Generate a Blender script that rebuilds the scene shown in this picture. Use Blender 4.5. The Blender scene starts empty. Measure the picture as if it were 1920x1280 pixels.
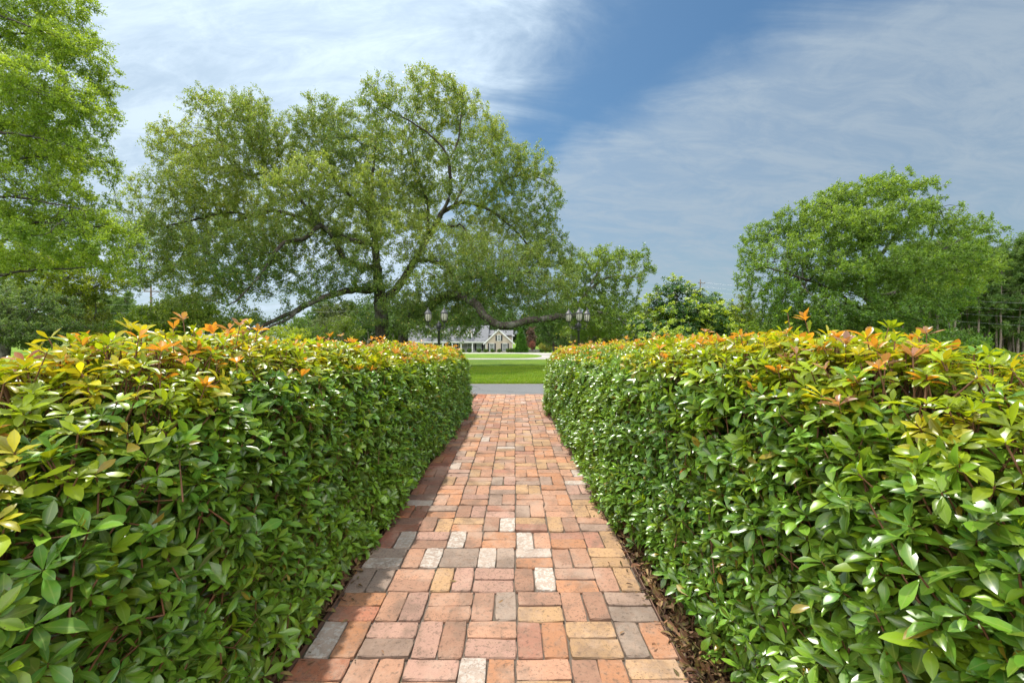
import bpy, math, random
import numpy as np
from math import radians as R

rng = np.random.default_rng(7)
random.seed(7)
col = bpy.context.scene.collection
scene = bpy.context.scene
F = 775.0          # focal length in photo pixels (1920 wide)
HZ = 634.0         # horizon row
CAMZ = 1.25

def P(px, py, d):
    """photo pixel + distance along Y -> world point"""
    return np.array([(px - 960.0) * d / F, d, CAMZ + (HZ - py) * d / F])

# ------------------------------------------------------------------ helpers
def ground_z(x, y):
    x = np.asarray(x, float); y = np.asarray(y, float)
    g = -0.0245 * np.maximum(0, y - 12.0)
    g = np.maximum(g, -2.4)
    g = g - 0.012 * np.maximum(0, np.minimum(x, 90) - 20) * np.clip((y - 10) / 20, 0, 1)
    return g

def link_mesh(name, V, quads=None, tris=None, mat=None, parent=None, colr=None, smooth=True, origin=None):
    V = np.asarray(V, np.float32).reshape(-1, 3)
    if origin is not None:
        V = V - np.asarray(origin, np.float32)
    me = bpy.data.meshes.new(name)
    parts = []; starts = []; n = 0
    for arr, k in ((quads, 4), (tris, 3)):
        if arr is not None and len(arr):
            a = np.asarray(arr, np.int32).reshape(-1, k)
            parts.append(a.ravel()); starts.append(n + np.arange(len(a), dtype=np.int32) * k); n += a.size
    li = np.concatenate(parts); ls = np.concatenate(starts)
    me.vertices.add(len(V)); me.vertices.foreach_set('co', V.ravel())
    me.loops.add(len(li)); me.loops.foreach_set('vertex_index', li)
    me.polygons.add(len(ls)); me.polygons.foreach_set('loop_start', ls)
    me.update(calc_edges=True)
    me.validate()
    if smooth:
        me.polygons.foreach_set('use_smooth', np.ones(len(me.polygons), bool))
    else:
        me.polygons.foreach_set('use_smooth', np.zeros(len(me.polygons), bool))
    if colr is not None:
        c = np.ones((len(V), 4), np.float32); colr = np.asarray(colr, np.float32); c[:, :colr.shape[1]] = colr
        at = me.color_attributes.new('Col', 'FLOAT_COLOR', 'POINT'); at.data.foreach_set('color', c.ravel())
    if mat: me.materials.append(mat)
    o = bpy.data.objects.new(name, me); col.objects.link(o)
    if parent is not None:
        o.parent = parent
    elif origin is not None:
        o.location = tuple(origin)
    return o

def thing(name, label, cat, loc=(0, 0, 0), group=None):
    o = bpy.data.objects.new(name, None); o.empty_display_size = 0.3
    o.location = tuple(float(v) for v in loc); col.objects.link(o)
    o['label'] = label; o['category'] = cat
    if group: o['group'] = group
    return o

def tag(o, label=None, cat=None, group=None, kind=None):
    if label: o['label'] = label
    if cat: o['category'] = cat
    if group: o['group'] = group
    if kind: o['kind'] = kind
    return o

def copy_tree(root, loc, rotz=0, scale=1, label=None):
    c = root.copy(); col.objects.link(c); c.location = loc; c.rotation_euler = (0, 0, rotz); c.scale = (scale,) * 3
    if label: c['label'] = label
    for ch in root.children:
        d = ch.copy(); col.objects.link(d); d.parent = c
        for g in ch.children:
            e = g.copy(); col.objects.link(e); e.parent = d
    return c

class MB:
    """collects polygons for one mesh"""
    def __init__(s): s.v = []; s.q = []; s.t = []; s.n = 0
    def add(s, V, q=(), t=()):
        V = np.asarray(V, float); s.v.append(V)
        for f in q: s.q.append([i + s.n for i in f])
        for f in t: s.t.append([i + s.n for i in f])
        s.n += len(V)
    def box(s, c, size, rz=0.0):
        sx, sy, sz = [a / 2 for a in size]
        V = np.array([[x, y, z] for z in (-sz, sz) for x, y in ((-sx, -sy), (sx, -sy), (sx, sy), (-sx, sy))])
        if rz:
            ca, sa = math.cos(rz), math.sin(rz)
            V = np.stack([V[:, 0] * ca - V[:, 1] * sa, V[:, 0] * sa + V[:, 1] * ca, V[:, 2]], 1)
        s.add(V + np.array(c, float), [(0, 3, 2, 1), (4, 5, 6, 7), (0, 1, 5, 4), (1, 2, 6, 5), (2, 3, 7, 6), (3, 0, 4, 7)])
    def prism(s, poly, y0, y1):
        """poly: list of (x,z), extruded along y"""
        n = len(poly); cx = np.mean([p[0] for p in poly]); cz = np.mean([p[1] for p in poly])
        V = [(x, y0, z) for x, z in poly] + [(x, y1, z) for x, z in poly] + [(cx, y0, cz), (cx, y1, cz)]
        q = [(i, (i + 1) % n, n + (i + 1) % n, n + i) for i in range(n)]
        t = [(i, 2 * n, (i + 1) % n) for i in range(n)] + [(n + (i + 1) % n, 2 * n + 1, n + i) for i in range(n)]
        s.add(V, q, t)
    def prism_x(s, poly, x0, x1):
        """poly: list of (y,z), extruded along x"""
        n = len(poly); cy = np.mean([p[0] for p in poly]); cz = np.mean([p[1] for p in poly])
        V = [(x0, y, z) for y, z in poly] + [(x1, y, z) for y, z in poly] + [(x0, cy, cz), (x1, cy, cz)]
        q = [(i, (i + 1) % n, n + (i + 1) % n, n + i) for i in range(n)]
        t = [(i, 2 * n, (i + 1) % n) for i in range(n)] + [(n + (i + 1) % n, 2 * n + 1, n + i) for i in range(n)]
        s.add(V, q, t)
    def lathe(s, prof, c=(0, 0, 0), n=16, capped=True):
        """prof: list of (radius, z)"""
        V = []
        for r, z in prof:
            for k in range(n):
                a = 2 * math.pi * k / n; V.append((r * math.cos(a), r * math.sin(a), z))
        q = []
        for i in range(len(prof) - 1):
            for k in range(n):
                k2 = (k + 1) % n; q.append((i * n + k, i * n + k2, (i + 1) * n + k2, (i + 1) * n + k))
        t = []
        m = len(V)
        if capped:
            V.append((0, 0, prof[0][1])); V.append((0, 0, prof[-1][1])); L = (len(prof) - 1) * n
            for k in range(n):
                k2 = (k + 1) % n; t.append((m, k2, k)); t.append((m + 1, L + k, L + k2))
        s.add(np.array(V) + np.array(c, float), q, t)
    def tube(s, pts, r, n=8):
        pts = [np.array(p, float) for p in pts]
        if np.isscalar(r): r = [r] * len(pts)
        V = []
        for i, p in enumerate(pts):
            a = pts[min(i + 1, len(pts) - 1)] - pts[max(i - 1, 0)]; a /= np.linalg.norm(a)
            ref = np.array([0, 0, 1.0]) if abs(a[2]) < 0.9 else np.array([1.0, 0, 0])
            u = np.cross(a, ref); u /= np.linalg.norm(u); v = np.cross(a, u)
            for k in range(n):
                t = 2 * math.pi * k / n; V.append(p + r[i] * (math.cos(t) * u + math.sin(t) * v))
        q = [(i * n + k, i * n + (k + 1) % n, (i + 1) * n + (k + 1) % n, (i + 1) * n + k) for i in range(len(pts) - 1) for k in range(n)]
        m = len(V); V.append(pts[0]); V.append(pts[-1]); L = (len(pts) - 1) * n
        t = [(m, (k + 1) % n, k) for k in range(n)] + [(m + 1, L + k, L + (k + 1) % n) for k in range(n)]
        s.add(V, q, t)
    def build(s, name, mat, parent=None, origin=None, smooth=False):
        o = link_mesh(name, np.concatenate(s.v), s.q or None, s.t or None, mat, parent, None, smooth, origin)
        # consistent outward normals
        import bmesh
        bm = bmesh.new(); bm.from_mesh(o.data); bmesh.ops.recalc_face_normals(bm, faces=bm.faces); bm.to_mesh(o.data); bm.free()
        return o

def norm(a):
    return a / np.maximum(np.linalg.norm(a, axis=-1, keepdims=True), 1e-9)

def perp(a):
    ref = np.where(np.abs(a[:, 2:3]) < 0.9, np.array([[0, 0, 1.0]]), np.array([[1.0, 0, 0]]))
    u = norm(np.cross(a, ref)); return u, np.cross(a, u)

def vnoise(p, scale, seed=0):
    """cheap smooth value noise from sines, in about -1..1"""
    r = np.random.default_rng(seed); out = np.zeros(len(p))
    for k in range(7):
        w = r.normal(size=3) * scale * (0.6 + 0.25 * k); out += np.sin(p @ w + r.uniform(0, 6.28)) / (1 + 0.25 * k)
    return out / 3.2

# ------------------------------------------------------------------ materials
class NT:
    def __init__(s, mat): s.t = mat.node_tree; s.n = s.t.nodes; s.l = s.t.links
    def node(s, typ, **kw):
        n = s.n.new(typ)
        for k, v in kw.items(): setattr(n, k, v)
        return n
    def put(s, sock, val):
        if hasattr(val, 'is_output'): s.l.new(val, sock)
        else:
            if isinstance(val, tuple) and len(val) == 3 and len(sock.default_value) == 4: val = val + (1,)
            sock.default_value = val
    def math(s, op, a, b=0.0, c=None, clamp=False):
        n = s.node('ShaderNodeMath', operation=op, use_clamp=clamp); s.put(n.inputs[0], a); s.put(n.inputs[1], b)
        if c is not None: s.put(n.inputs[2], c)
        return n.outputs[0]
    def mix(s, f, a, b, blend='MIX'):
        n = s.node('ShaderNodeMix', data_type='RGBA', blend_type=blend); s.put(n.inputs[0], f); s.put(n.inputs[6], a); s.put(n.inputs[7], b); return n.outputs[2]
    def noise(s, vec, scale, detail=4, rough=0.55, dist=0.0):
        n = s.node('ShaderNodeTexNoise'); s.put(n.inputs['Scale'], scale); s.put(n.inputs['Detail'], detail); s.put(n.inputs['Roughness'], rough); s.put(n.inputs['Distortion'], dist)
        if vec is not None: s.l.new(vec, n.inputs['Vector'])
        return n.outputs[0]
    def ramp(s, f, lo, hi):
        n = s.node('ShaderNodeMapRange', interpolation_type='SMOOTHSTEP'); s.put(n.inputs[0], f); s.put(n.inputs[1], lo); s.put(n.inputs[2], hi); return n.outputs[0]
    def pos(s): return s.node('ShaderNodeNewGeometry').outputs['Position']
    def obj(s): return s.node('ShaderNodeTexCoord').outputs['Object']
    def bump(s, h, strength=0.3, dist=0.02):
        n = s.node('ShaderNodeBump'); s.put(n.inputs['Strength'], strength); s.put(n.inputs['Distance'], dist); s.l.new(h, n.inputs['Height']); return n.outputs[0]

def new_mat(name):
    m = bpy.data.materials.new(name); m.use_nodes = True; return m, NT(m), m.node_tree.nodes['Principled BSDF']

def leaf_mat(name, trans=0.45, rough=0.35, spec=0.5, vein=0.0, tint=(1.25, 1.25, 0.5), sheen=0.0, back=0.0):
    """leaf surface: colour comes per leaf from the attribute; alpha holds distance from the midrib"""
    m, t, b = new_mat(name)
    a = t.node('ShaderNodeAttribute', attribute_name='Col')
    c = a.outputs['Color']
    nz = t.noise(t.pos(), 60, 2)
    c = t.mix(t.math('MULTIPLY', nz, 0.35), c, (0.5, 0.55, 0.35), 'MULTIPLY')
    if vein > 0:
        v = t.ramp(a.outputs['Alpha'], 0.16, 0.02)
        c = t.mix(t.math('MULTIPLY', v, vein), c, (0.30, 0.36, 0.10))
    if vein > 0:
        mott = t.ramp(t.noise(t.pos(), 38, 4, 0.6), 0.45, 0.70); c = t.mix(t.math('MULTIPLY', mott, 0.30), c, (0.26, 0.33, 0.035))
        spot = t.math('MULTIPLY', t.ramp(t.noise(t.pos(), 210, 2, 0.5), 0.66, 0.72), t.ramp(t.noise(t.pos(), 9, 3), 0.52, 0.62)); c = t.mix(t.math('MULTIPLY', spot, 0.8), c, (0.12, 0.075, 0.02))
    if back > 0:   # paler undersides, a property of the leaf itself
        bf = t.node('ShaderNodeNewGeometry').outputs['Backfacing']
        c = t.mix(t.math('MULTIPLY', bf, back), c, (0.24, 0.32, 0.14))
    t.put(b.inputs['Base Color'], c); b.inputs['Roughness'].default_value = rough
    b.inputs['Specular IOR Level'].default_value = spec
    tr = t.node('ShaderNodeBsdfTranslucent')
    tc = t.mix(1.0, c, tint, 'MULTIPLY'); t.put(tr.inputs['Color'], tc)
    mx = t.node('ShaderNodeMixShader'); mx.inputs[0].default_value = trans
    t.l.new(b.outputs[0], mx.inputs[1]); t.l.new(tr.outputs[0], mx.inputs[2])
    out = [n for n in t.n if n.type == 'OUTPUT_MATERIAL'][0]; t.l.new(mx.outputs[0], out.inputs[0])
    return m

def simple_mat(name, c, rough=0.6, metal=0.0, var=0.15, scale=8.0, spec=0.4, bump=0.0):
    m, t, b = new_mat(name)
    n = t.noise(t.obj(), scale, 5)
    t.put(b.inputs['Base Color'], t.mix(n, tuple(x * (1 - var) for x in c), tuple(min(1, x * (1 + var)) for x in c)))
    b.inputs['Roughness'].default_value = rough; b.inputs['Metallic'].default_value = metal; b.inputs['Specular IOR Level'].default_value = spec
    if bump: t.l.new(t.bump(n, bump, 0.02), b.inputs['Normal'])
    return m

def bark_mat(name, c1, c2, lichen=0.0, scale=3.0):
    m, t, b = new_mat(name)
    p = t.obj()
    mp = t.node('ShaderNodeMapping'); mp.inputs['Scale'].default_value = (1, 1, 0.35); t.l.new(p, mp.inputs['Vector'])
    n = t.noise(mp.outputs[0], scale * 5, 6, 0.65)
    n2 = t.noise(p, scale * 0.6, 3)
    c = t.mix(t.ramp(n, 0.3, 0.7), c1, c2)
    if lichen: c = t.mix(t.math('MULTIPLY', t.ramp(n2, 0.48, 0.66), lichen), c, (0.34, 0.36, 0.30))
    t.put(b.inputs['Base Color'], c); b.inputs['Roughness'].default_value = 0.9; b.inputs['Specular IOR Level'].default_value = 0.2
    t.l.new(t.bump(n, 0.9, 0.05), b.inputs['Normal'])
    return m

M = {}
M['hedge_leaf'] = leaf_mat('hedge_leaf', 0.28, 0.30, 0.55, vein=0.35, tint=(1.5, 1.35, 0.45), back=0.35)
M['hedge_new'] = leaf_mat('hedge_new_leaf', 0.45, 0.33, 0.5, vein=0.25, tint=(1.35, 1.2, 0.5))
M['oak_leaf'] = leaf_mat('oak_leaf', 0.48, 0.42, 0.45, tint=(1.5, 1.4, 0.5))
M['mag_leaf'] = leaf_mat('magnolia_leaf', 0.32, 0.42, 0.45, tint=(1.4, 1.3, 0.4))
M['far_leaf'] = leaf_mat('far_leaf', 0.40, 0.5, 0.35, tint=(1.4, 1.3, 0.5))
M['twig'] = simple_mat('reddish_twig', (0.16, 0.075, 0.035), 0.7, var=0.4, scale=30)
M['oak_bark'] = bark_mat('oak_bark', (0.020, 0.016, 0.012), (0.085, 0.068, 0.054), 0.22)
M['gray_bark'] = bark_mat('gray_bark', (0.07, 0.06, 0.05), (0.27, 0.24, 0.20), 0.6)
M['pine_bark'] = bark_mat('pine_bark', (0.08, 0.06, 0.05), (0.27, 0.21, 0.17), 0.2)

# ------------------------------------------------------------------ leaves
def leaf_template(lod):
    """x along the blade 0..1, y half widths, w = bend weights; returns T(n,2), edge(n), quads, tris"""
    if lod == 2:
        ts = [0.0, 0.2, 0.42, 0.62, 0.84, 1.0]; ws = [0.05, 0.36, 0.8, 1.0, 0.62, 0.0]
    elif lod == 1:
        ts = [0.0, 0.4, 0.75, 1.0]; ws = [0, 0.75, 0.95, 0]
    else:
        ts = [0.0, 0.6, 1.0]; ws = [0, 1.0, 0]
    T = []; e = []; rows = []
    for t, w in zip(ts, ws):
        if t == 0.0 or t == 1.0: rows.append([len(T)]); T.append((t, 0)); e.append(0)
        else:
            rows.append([len(T), len(T) + 1, len(T) + 2])
            T += [(t, 0.5 * w), (t, 0), (t, -0.5 * w)]; e += [1, 0, 1]
    q = []; tr = []
    for a, b in zip(rows[:-1], rows[1:]):
        if len(a) == 1 and len(b) == 3: tr += [(a[0], b[1], b[0]), (a[0], b[2], b[1])]
        elif len(a) == 3 and len(b) == 3: q += [(a[0], a[1], b[1], b[0]), (a[1], a[2], b[2], b[1])]
        elif len(b) == 1: tr += [(a[0], a[1], b[0]), (a[1], a[2], b[0])]
    return np.array(T, float), np.array(e, float), q, tr

def leaves_mesh(pos, d, n, L, W, curl, fold, colr, lod):
    """vectorised leaves -> V, quads, tris, colours"""
    T, e, q, tr = leaf_template(lod)
    N = len(pos); k = len(T)
    y = norm(np.cross(n, d)); z = np.cross(d, y)
    t = T[:, 0][None, :, None]; w = T[:, 1][None, :, None]
    Ls = L[:, None, None]; Ws = W[:, None, None]
    zz = np.abs(w) * Ws * fold[:, None, None] * 2 - curl[:, None, None] * Ls * t * t
    V = pos[:, None, :] + d[:, None, :] * (t * Ls * (1 - 0.25 * np.abs(curl)[:, None, None] * t)) + y[:, None, :] * (w * Ws) + z[:, None, :] * zz
    base = (np.arange(N) * k)[:, None, None]
    Q = (np.array(q, int)[None] + base).reshape(-1, 4) if q else None
    Tt = (np.array(tr, int)[None] + base).reshape(-1, 3)
    C = np.empty((N, k, 4)); C[:, :, :3] = colr[:, None, :]; C[:, :, 3] = e[None, :]
    return V.reshape(-1, 3), Q, Tt, C.reshape(-1, 4)

class Leaves:
    def __init__(s): s.V = []; s.Q = []; s.T = []; s.C = []; s.n = 0
    def add(s, *a):
        V, Q, T, C = leaves_mesh(*a)
        if Q is not None: s.Q.append(Q + s.n)
        s.T.append(T + s.n); s.V.append(V); s.C.append(C); s.n += len(V)
    def build(s, name, mat, parent, origin, twigs=None):
        V = np.concatenate(s.V); Q = np.concatenate(s.Q) if s.Q else None; T = np.concatenate(s.T); C = np.concatenate(s.C); nt = 0
        if twigs is not None:      # fine twigs share the crown's mesh, with bark as a second material
            A, B, rad, bmat = twigs; t = norm(B - A); v, q = tubes_np(A, B, np.full(len(A), rad), np.full(len(A), rad * 0.4), t, t, 3)
            nt = len(q); q = q + s.n; Q = q if Q is None else np.concatenate([q, Q]); V = np.concatenate([V, v]); C = np.concatenate([C, np.full((len(v), 4), 0.2)])
        o = link_mesh(name, V, Q, T, mat, parent, C, True, origin)
        if nt:
            o.data.materials.append(bmat); mi = np.zeros(len(o.data.polygons), np.int32); mi[:nt] = 1; o.data.polygons.foreach_set('material_index', mi)
        return o

def rosettes(c, axis, nl, L, wr, spread, r, jitter=0.25):
    """whorl of leaves round each axis: returns arrays for the leaves (index of rosette, pos, dir, normal, L, W)"""
    N = len(c); K = int(nl.max())
    idx = np.repeat(np.arange(N), K); k = np.tile(np.arange(K), N)
    keep = k < nl[idx]; idx = idx[keep]; k = k[keep]
    u, v = perp(axis); ph0 = r.uniform(0, 6.28, N)
    ph = ph0[idx] + k * 2.399963 + r.normal(0, 0.15, len(idx))
    th = spread[idx] * (0.55 + 0.6 * (k + 0.5) / nl[idx]) + r.normal(0, 0.13, len(idx))
    ax = axis[idx]
    d = np.cos(th)[:, None] * ax + np.sin(th)[:, None] * (np.cos(ph)[:, None] * u[idx] + np.sin(ph)[:, None] * v[idx])
    d = norm(d)
    n = ax - (ax * d).sum(1, keepdims=True) * d
    n = norm(norm(n) + r.normal(0, jitter, d.shape)); n = norm(n - (n * d).sum(1, keepdims=True) * d)
    Ls = L[idx] * r.uniform(0.72, 1.12, len(idx)) * (0.75 + 0.35 * (k + 1) / nl[idx])
    pos = c[idx] - ax * (0.05 * L[idx] * (k / nl[idx]))[:, None] * 3
    return idx, pos, d, n, Ls, Ls * wr * r.uniform(0.85, 1.15, len(idx))

def tubes_np(A, B, ra, rb, ta, tb, sides):
    """segments A->B as open tubes with ring directions ta, tb"""
    N = len(A)
    def ring(Pt, r, t):
        u, v = perp(t); a = np.arange(sides) * 2 * np.pi / sides
        return Pt[:, None] + r[:, None, None] * (np.cos(a)[None, :, None] * u[:, None] + np.sin(a)[None, :, None] * v[:, None])
    V = np.concatenate([ring(A, ra, ta), ring(B, rb, tb)], 1)
    k = np.arange(sides); k2 = (k + 1) % sides
    q = np.stack([k, k2, k2 + sides, k + sides], 1)
    Q = (q[None] + (np.arange(N) * 2 * sides)[:, None, None]).reshape(-1, 4)
    return V.reshape(-1, 3), Q

# ------------------------------------------------------------------ tree growth
def resample(pts, step):
    pts = np.asarray(pts, float); seg = np.linalg.norm(np.diff(pts, axis=0), axis=1); s = np.concatenate([[0], np.cumsum(seg)])
    # Catmull-Rom through the control points
    n = max(2, int(s[-1] / step) + 1); u = np.linspace(0, s[-1], n); out = []
    for x in u:
        i = min(max(np.searchsorted(s, x) - 1, 0), len(pts) - 2); t = (x - s[i]) / max(seg[i], 1e-6)
        p0 = pts[max(i - 1, 0)]; p1 = pts[i]; p2 = pts[i + 1]; p3 = pts[min(i + 2, len(pts) - 1)]
        out.append(0.5 * (2 * p1 + (p2 - p0) * t + (2 * p0 - 5 * p1 + 4 * p2 - p3) * t * t + (3 * p1 - p0 - 3 * p2 + p3) * t ** 3))
    return np.array(out)

def grow(limbs, att, step, kill, infl, iters, r, wob=0.25, trop=(0, 0, 0.05)):
    """space colonisation from given limbs towards the attraction points"""
    cap = 60000
    X = np.zeros((cap, 3)); par = np.full(cap, -1, int); rmin = np.zeros(cap); n = 0
    for pts, r0, r1 in limbs:
        q = resample(pts, step)
        q[1:-1] += r.normal(0, step * 0.07, q[1:-1].shape)
        if n:
            j = int(np.argmin(((X[:n] - q[0]) ** 2).sum(1)))
            if ((X[j] - q[0]) ** 2).sum() > (1.2 * step) ** 2:
                ext = resample([X[j], q[0]], step); q = np.concatenate([ext[1:-1], q]) if len(ext) > 2 else q
            last = j
        else: last = -1
        rr = np.linspace(r0, r1, len(q))
        for p, w in zip(q, rr): X[n] = p; par[n] = last; rmin[n] = w; last = n; n += 1
    nl = n
    A = np.asarray(att, float).copy(); near = np.zeros(len(A), int); nd = np.full(len(A), 1e9)
    def upd(i0, i1):
        for s0 in range(i0, i1, 400):
            s1 = min(s0 + 400, i1)
            d2 = ((A[:, None, :] - X[None, s0:s1, :]) ** 2).sum(2); j = d2.argmin(1); m = d2[np.arange(len(A)), j]
            b = m < nd; nd[b] = m[b]; near[b] = s0 + j[b]
    upd(0, n); stale = np.zeros(len(A), int); trop = np.array(trop)
    for it in range(iters):
        alive = (nd > kill * kill) & (stale < 5)
        A = A[alive]; near = near[alive]; nd = nd[alive]; stale = stale[alive]
        if not len(A) or n > cap - 3000: break
        act = nd < infl * infl
        if not act.any(): break
        dirs = norm(A[act] - X[near[act]]); un, inv = np.unique(near[act], return_inverse=True)
        S = np.zeros((len(un), 3)); np.add.at(S, inv, dirs)
        prev = np.where(par[un] >= 0, par[un], un); inertia = norm(X[un] - X[prev])
        D = norm(norm(S) + 0.25 * inertia + trop + r.normal(0, wob, S.shape))
        m = len(un); X[n:n + m] = X[un] + D * step; par[n:n + m] = un
        old = nd.copy(); upd(n, n + m); n += m
        stale = np.where(nd < old - 1e-6, 0, stale + 1)
    return X[:n].copy(), par[:n].copy(), rmin[:n].copy(), nl

def radii(X, par, rmin, tip, e):
    n = len(X); acc = np.zeros(n); rad = np.zeros(n); main = np.full(n, -1, int); best = np.zeros(n)
    for i in range(n - 1, -1, -1):
        rad[i] = max(tip, acc[i] ** (1 / e)) if acc[i] > 0 else tip
        rad[i] = max(rad[i], rmin[i]) if rmin[i] > 0 else rad[i]
        p = par[i]
        if p >= 0:
            acc[p] += rad[i] ** e
            if rad[i] > best[p]: best[p] = rad[i]; main[p] = i
    return rad, main

def skeleton_mesh(X, par, rad, main, name, mat, parent, origin):
    i = np.nonzero(par >= 0)[0]; p = par[i]
    tan = np.zeros_like(X)
    has = main >= 0; nxt = np.where(has, main, np.arange(len(X))); prv = np.where(par >= 0, par, np.arange(len(X)))
    tan = norm(X[nxt] - X[prv]); bad = np.linalg.norm(tan, axis=1) < 0.5; tan[bad] = (0, 0, 1)
    ism = main[p] == i
    ra = np.where(ism, rad[p], np.minimum(rad[p], rad[i] * 1.25)); rb = rad[i]
    ta = np.where(ism[:, None], tan[p], norm(X[i] - X[p])); tb = tan[i]
    V = []; Q = []; n = 0
    for lo, hi, s in ((0, 0.02, 3), (0.02, 0.07, 5), (0.07, 0.2, 8), (0.2, 9, 14)):
        k = (rb >= lo) & (rb < hi)
        if not k.any(): continue
        v, q = tubes_np(X[p][k], X[i][k], ra[k], rb[k], ta[k], tb[k], s); V.append(v); Q.append(q + n); n += len(v)
    return link_mesh(name, np.concatenate(V), np.concatenate(Q), None, mat, parent, None, True, origin)

def blob_points(blobs, dens, r, shell=0.0):
    """blobs: centre(3), radii(3), weight -> random points inside"""
    out = []
    for c, s, w in blobs:
        vol = 4.19 * s[0] * s[1] * s[2]; k = max(6, int(dens * vol * w))
        v = norm(r.normal(size=(k, 3))) * (r.uniform(shell, 1, (k, 1)) ** (1 / 2.2)); out.append(np.array(c) + v * np.array(s))
    return np.concatenate(out)

def crown_leaves(X, rad, par, r, per, sig, Lm, wr, pal, seed, thin=0.03, drop=None, up=0.6, lod=0, topmix=None, cl=0.5, prefer=None):
    """leaves scattered round the thin nodes of a skeleton, with short twigs"""
    idx = np.nonzero((rad < thin) & (par >= 0))[0]
    if drop is not None: idx = idx[r.uniform(size=len(idx)) > drop(X[idx])]
    # twigs leave each node, leaves sit along them
    tw = np.repeat(idx, 2); dirs = norm(r.normal(size=(len(tw), 3)) + np.array([0, 0, 0.35])); ln = np.abs(r.normal(sig * 1.5, sig * 0.6, len(tw)))
    tips = X[tw] + dirs * ln[:, None]
    k = max(1, per // 2)
    li = np.repeat(np.arange(len(tw)), k); f = r.uniform(0.1, 1.05, len(li))
    pos = X[tw][li] + dirs[li] * (ln[li] * f)[:, None] + r.normal(0, sig * 0.28, (len(li), 3))
    d = norm(dirs[li] * 0.6 + r.normal(0, 0.75, pos.shape)); n = norm(r.normal(0, 0.8, pos.shape) + np.array([0, 0, up])); n = norm(n - (n * d).sum(1, keepdims=True) * d)
    L = Lm * r.uniform(0.5, 1.5, len(pos))
    g = 0.5 + 0.5 * vnoise(pos, cl, seed) + 0.18 * r.normal(size=len(pos))
    if topmix is not None: g = g + topmix(pos)  # paler leaf colour higher up: young growth, plus sunlight put into the colour
    g = np.clip(g, 0, 1)[:, None]
    c = np.array(pal[0]) * (1 - g) + np.array(pal[1]) * g
    if len(pal) > 2:
        o = r.uniform(size=len(pos)) < pal[3]; c[o] = np.array(pal[2])
    c *= r.uniform(0.75, 1.25, (len(pos), 1))
    lv = Leaves(); lv.add(pos, d, n, L, L * wr, r.uniform(0, 0.25, len(pos)), r.uniform(0, 0.25, len(pos)), c, lod)
    return lv, (X[tw], tips)

def twig_mesh(A, B, rad, name, mat, parent, origin):
    t = norm(B - A); v, q = tubes_np(A, B, np.full(len(A), rad), np.full(len(A), rad * 0.4), t, t, 3)
    return link_mesh(name, v, q, None, mat, parent, None, True, origin)

def pxblobs(lst, depth, squash=1.0, r=None):
    """[(px,py,rx,ry[,d offset[,weight]])] -> world ellipsoids"""
    out = []
    for b in lst:
        px, py, rx, ry = b[:4]; dd = b[4] if len(b) > 4 else 0.0; w = b[5] if len(b) > 5 else 1.0
        d = depth + dd
        out.append((P(px, py, d), (rx * d / F, max(rx, ry) * d / F * squash, ry * d / F), w))
    return out

def make_tree(name, label, cat, base, limbs, blobs, r, dens, step, kill, per, sig, Lm, wr, pal, seed, leafmat, barkmat, tip=0.010, e=2.3, infl=9, iters=90,
              thin=0.03, drop=None, group=None, wob=0.28, shell=0.0, topmix=None, lod=0, cl=0.5, ivy=0, zmin=None, up=0.6):
    base = np.array(base, float)
    root = thing(name, label, cat, base, group)
    att = blob_points(blobs, dens, r, shell)
    if zmin is not None: att = att[att[:, 2] > zmin]
    X, par, rmin, nl = grow(limbs, att, step, kill, infl, iters, r, wob)
    rad, main = radii(X, par, rmin, tip, e)
    skeleton_mesh(X, par, rad, main, 'trunk', M[barkmat], root, base)
    lv, (A, B) = crown_leaves(X, rad, par, r, per, sig, Lm, wr, pal, seed, thin, drop, up, lod, topmix, cl)
    if ivy:
        k = np.nonzero((rad > 0.07) & (par >= 0) & (X[:, 2] > base[2] + 1.0) & (vnoise(X, 0.5, seed + 5) > -0.15))[0]
        k = np.repeat(k, ivy); th = norm(r.normal(size=(len(k), 3))); pos = X[k] + th * (rad[k] * 1.05 + np.abs(r.normal(0, 0.12, len(k))))[:, None]
        d = norm(th + r.normal(0, 0.6, th.shape)); n = norm(r.normal(0, 0.6, th.shape) + np.array([0, 0, 0.7])); n = norm(n - (n * d).sum(1, keepdims=True) * d)
        L = Lm * r.uniform(0.7, 1.3, len(k)); c = np.array(pal[0])[None] * r.uniform(0.6, 1.3, (len(k), 1))
        lv.add(pos, d, n, L, L * wr, np.zeros(len(k)), np.zeros(len(k)), c, lod)
    lv.build('crown', M[leafmat], root, base, (A, B, max(0.004, Lm * 0.045), M[barkmat]))
    print(name, 'nodes', len(X), 'leaf verts', lv.n)
    return root

# ================================================================== SETTING
def pc(y): return -0.10 + 0.0068 * np.asarray(y, float)      # centre line of the path

def grid_sheet(name, xs, ys, zf, mat, kind='structure'):
    xs = np.asarray(xs, float); ys = np.asarray(ys, float)
    GX, GY = np.meshgrid(xs, ys); Z = zf(GX, GY)
    V = np.stack([GX, GY, Z], -1).reshape(-1, 3); nx = len(xs)
    i = np.arange(len(ys) - 1)[:, None] * nx + np.arange(nx - 1)[None]
    q = np.stack([i, i + 1, i + nx + 1, i + nx], -1).reshape(-1, 4)
    o = link_mesh(name, V, q, None, mat, None, None, True)
    o['kind'] = kind
    return o

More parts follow.
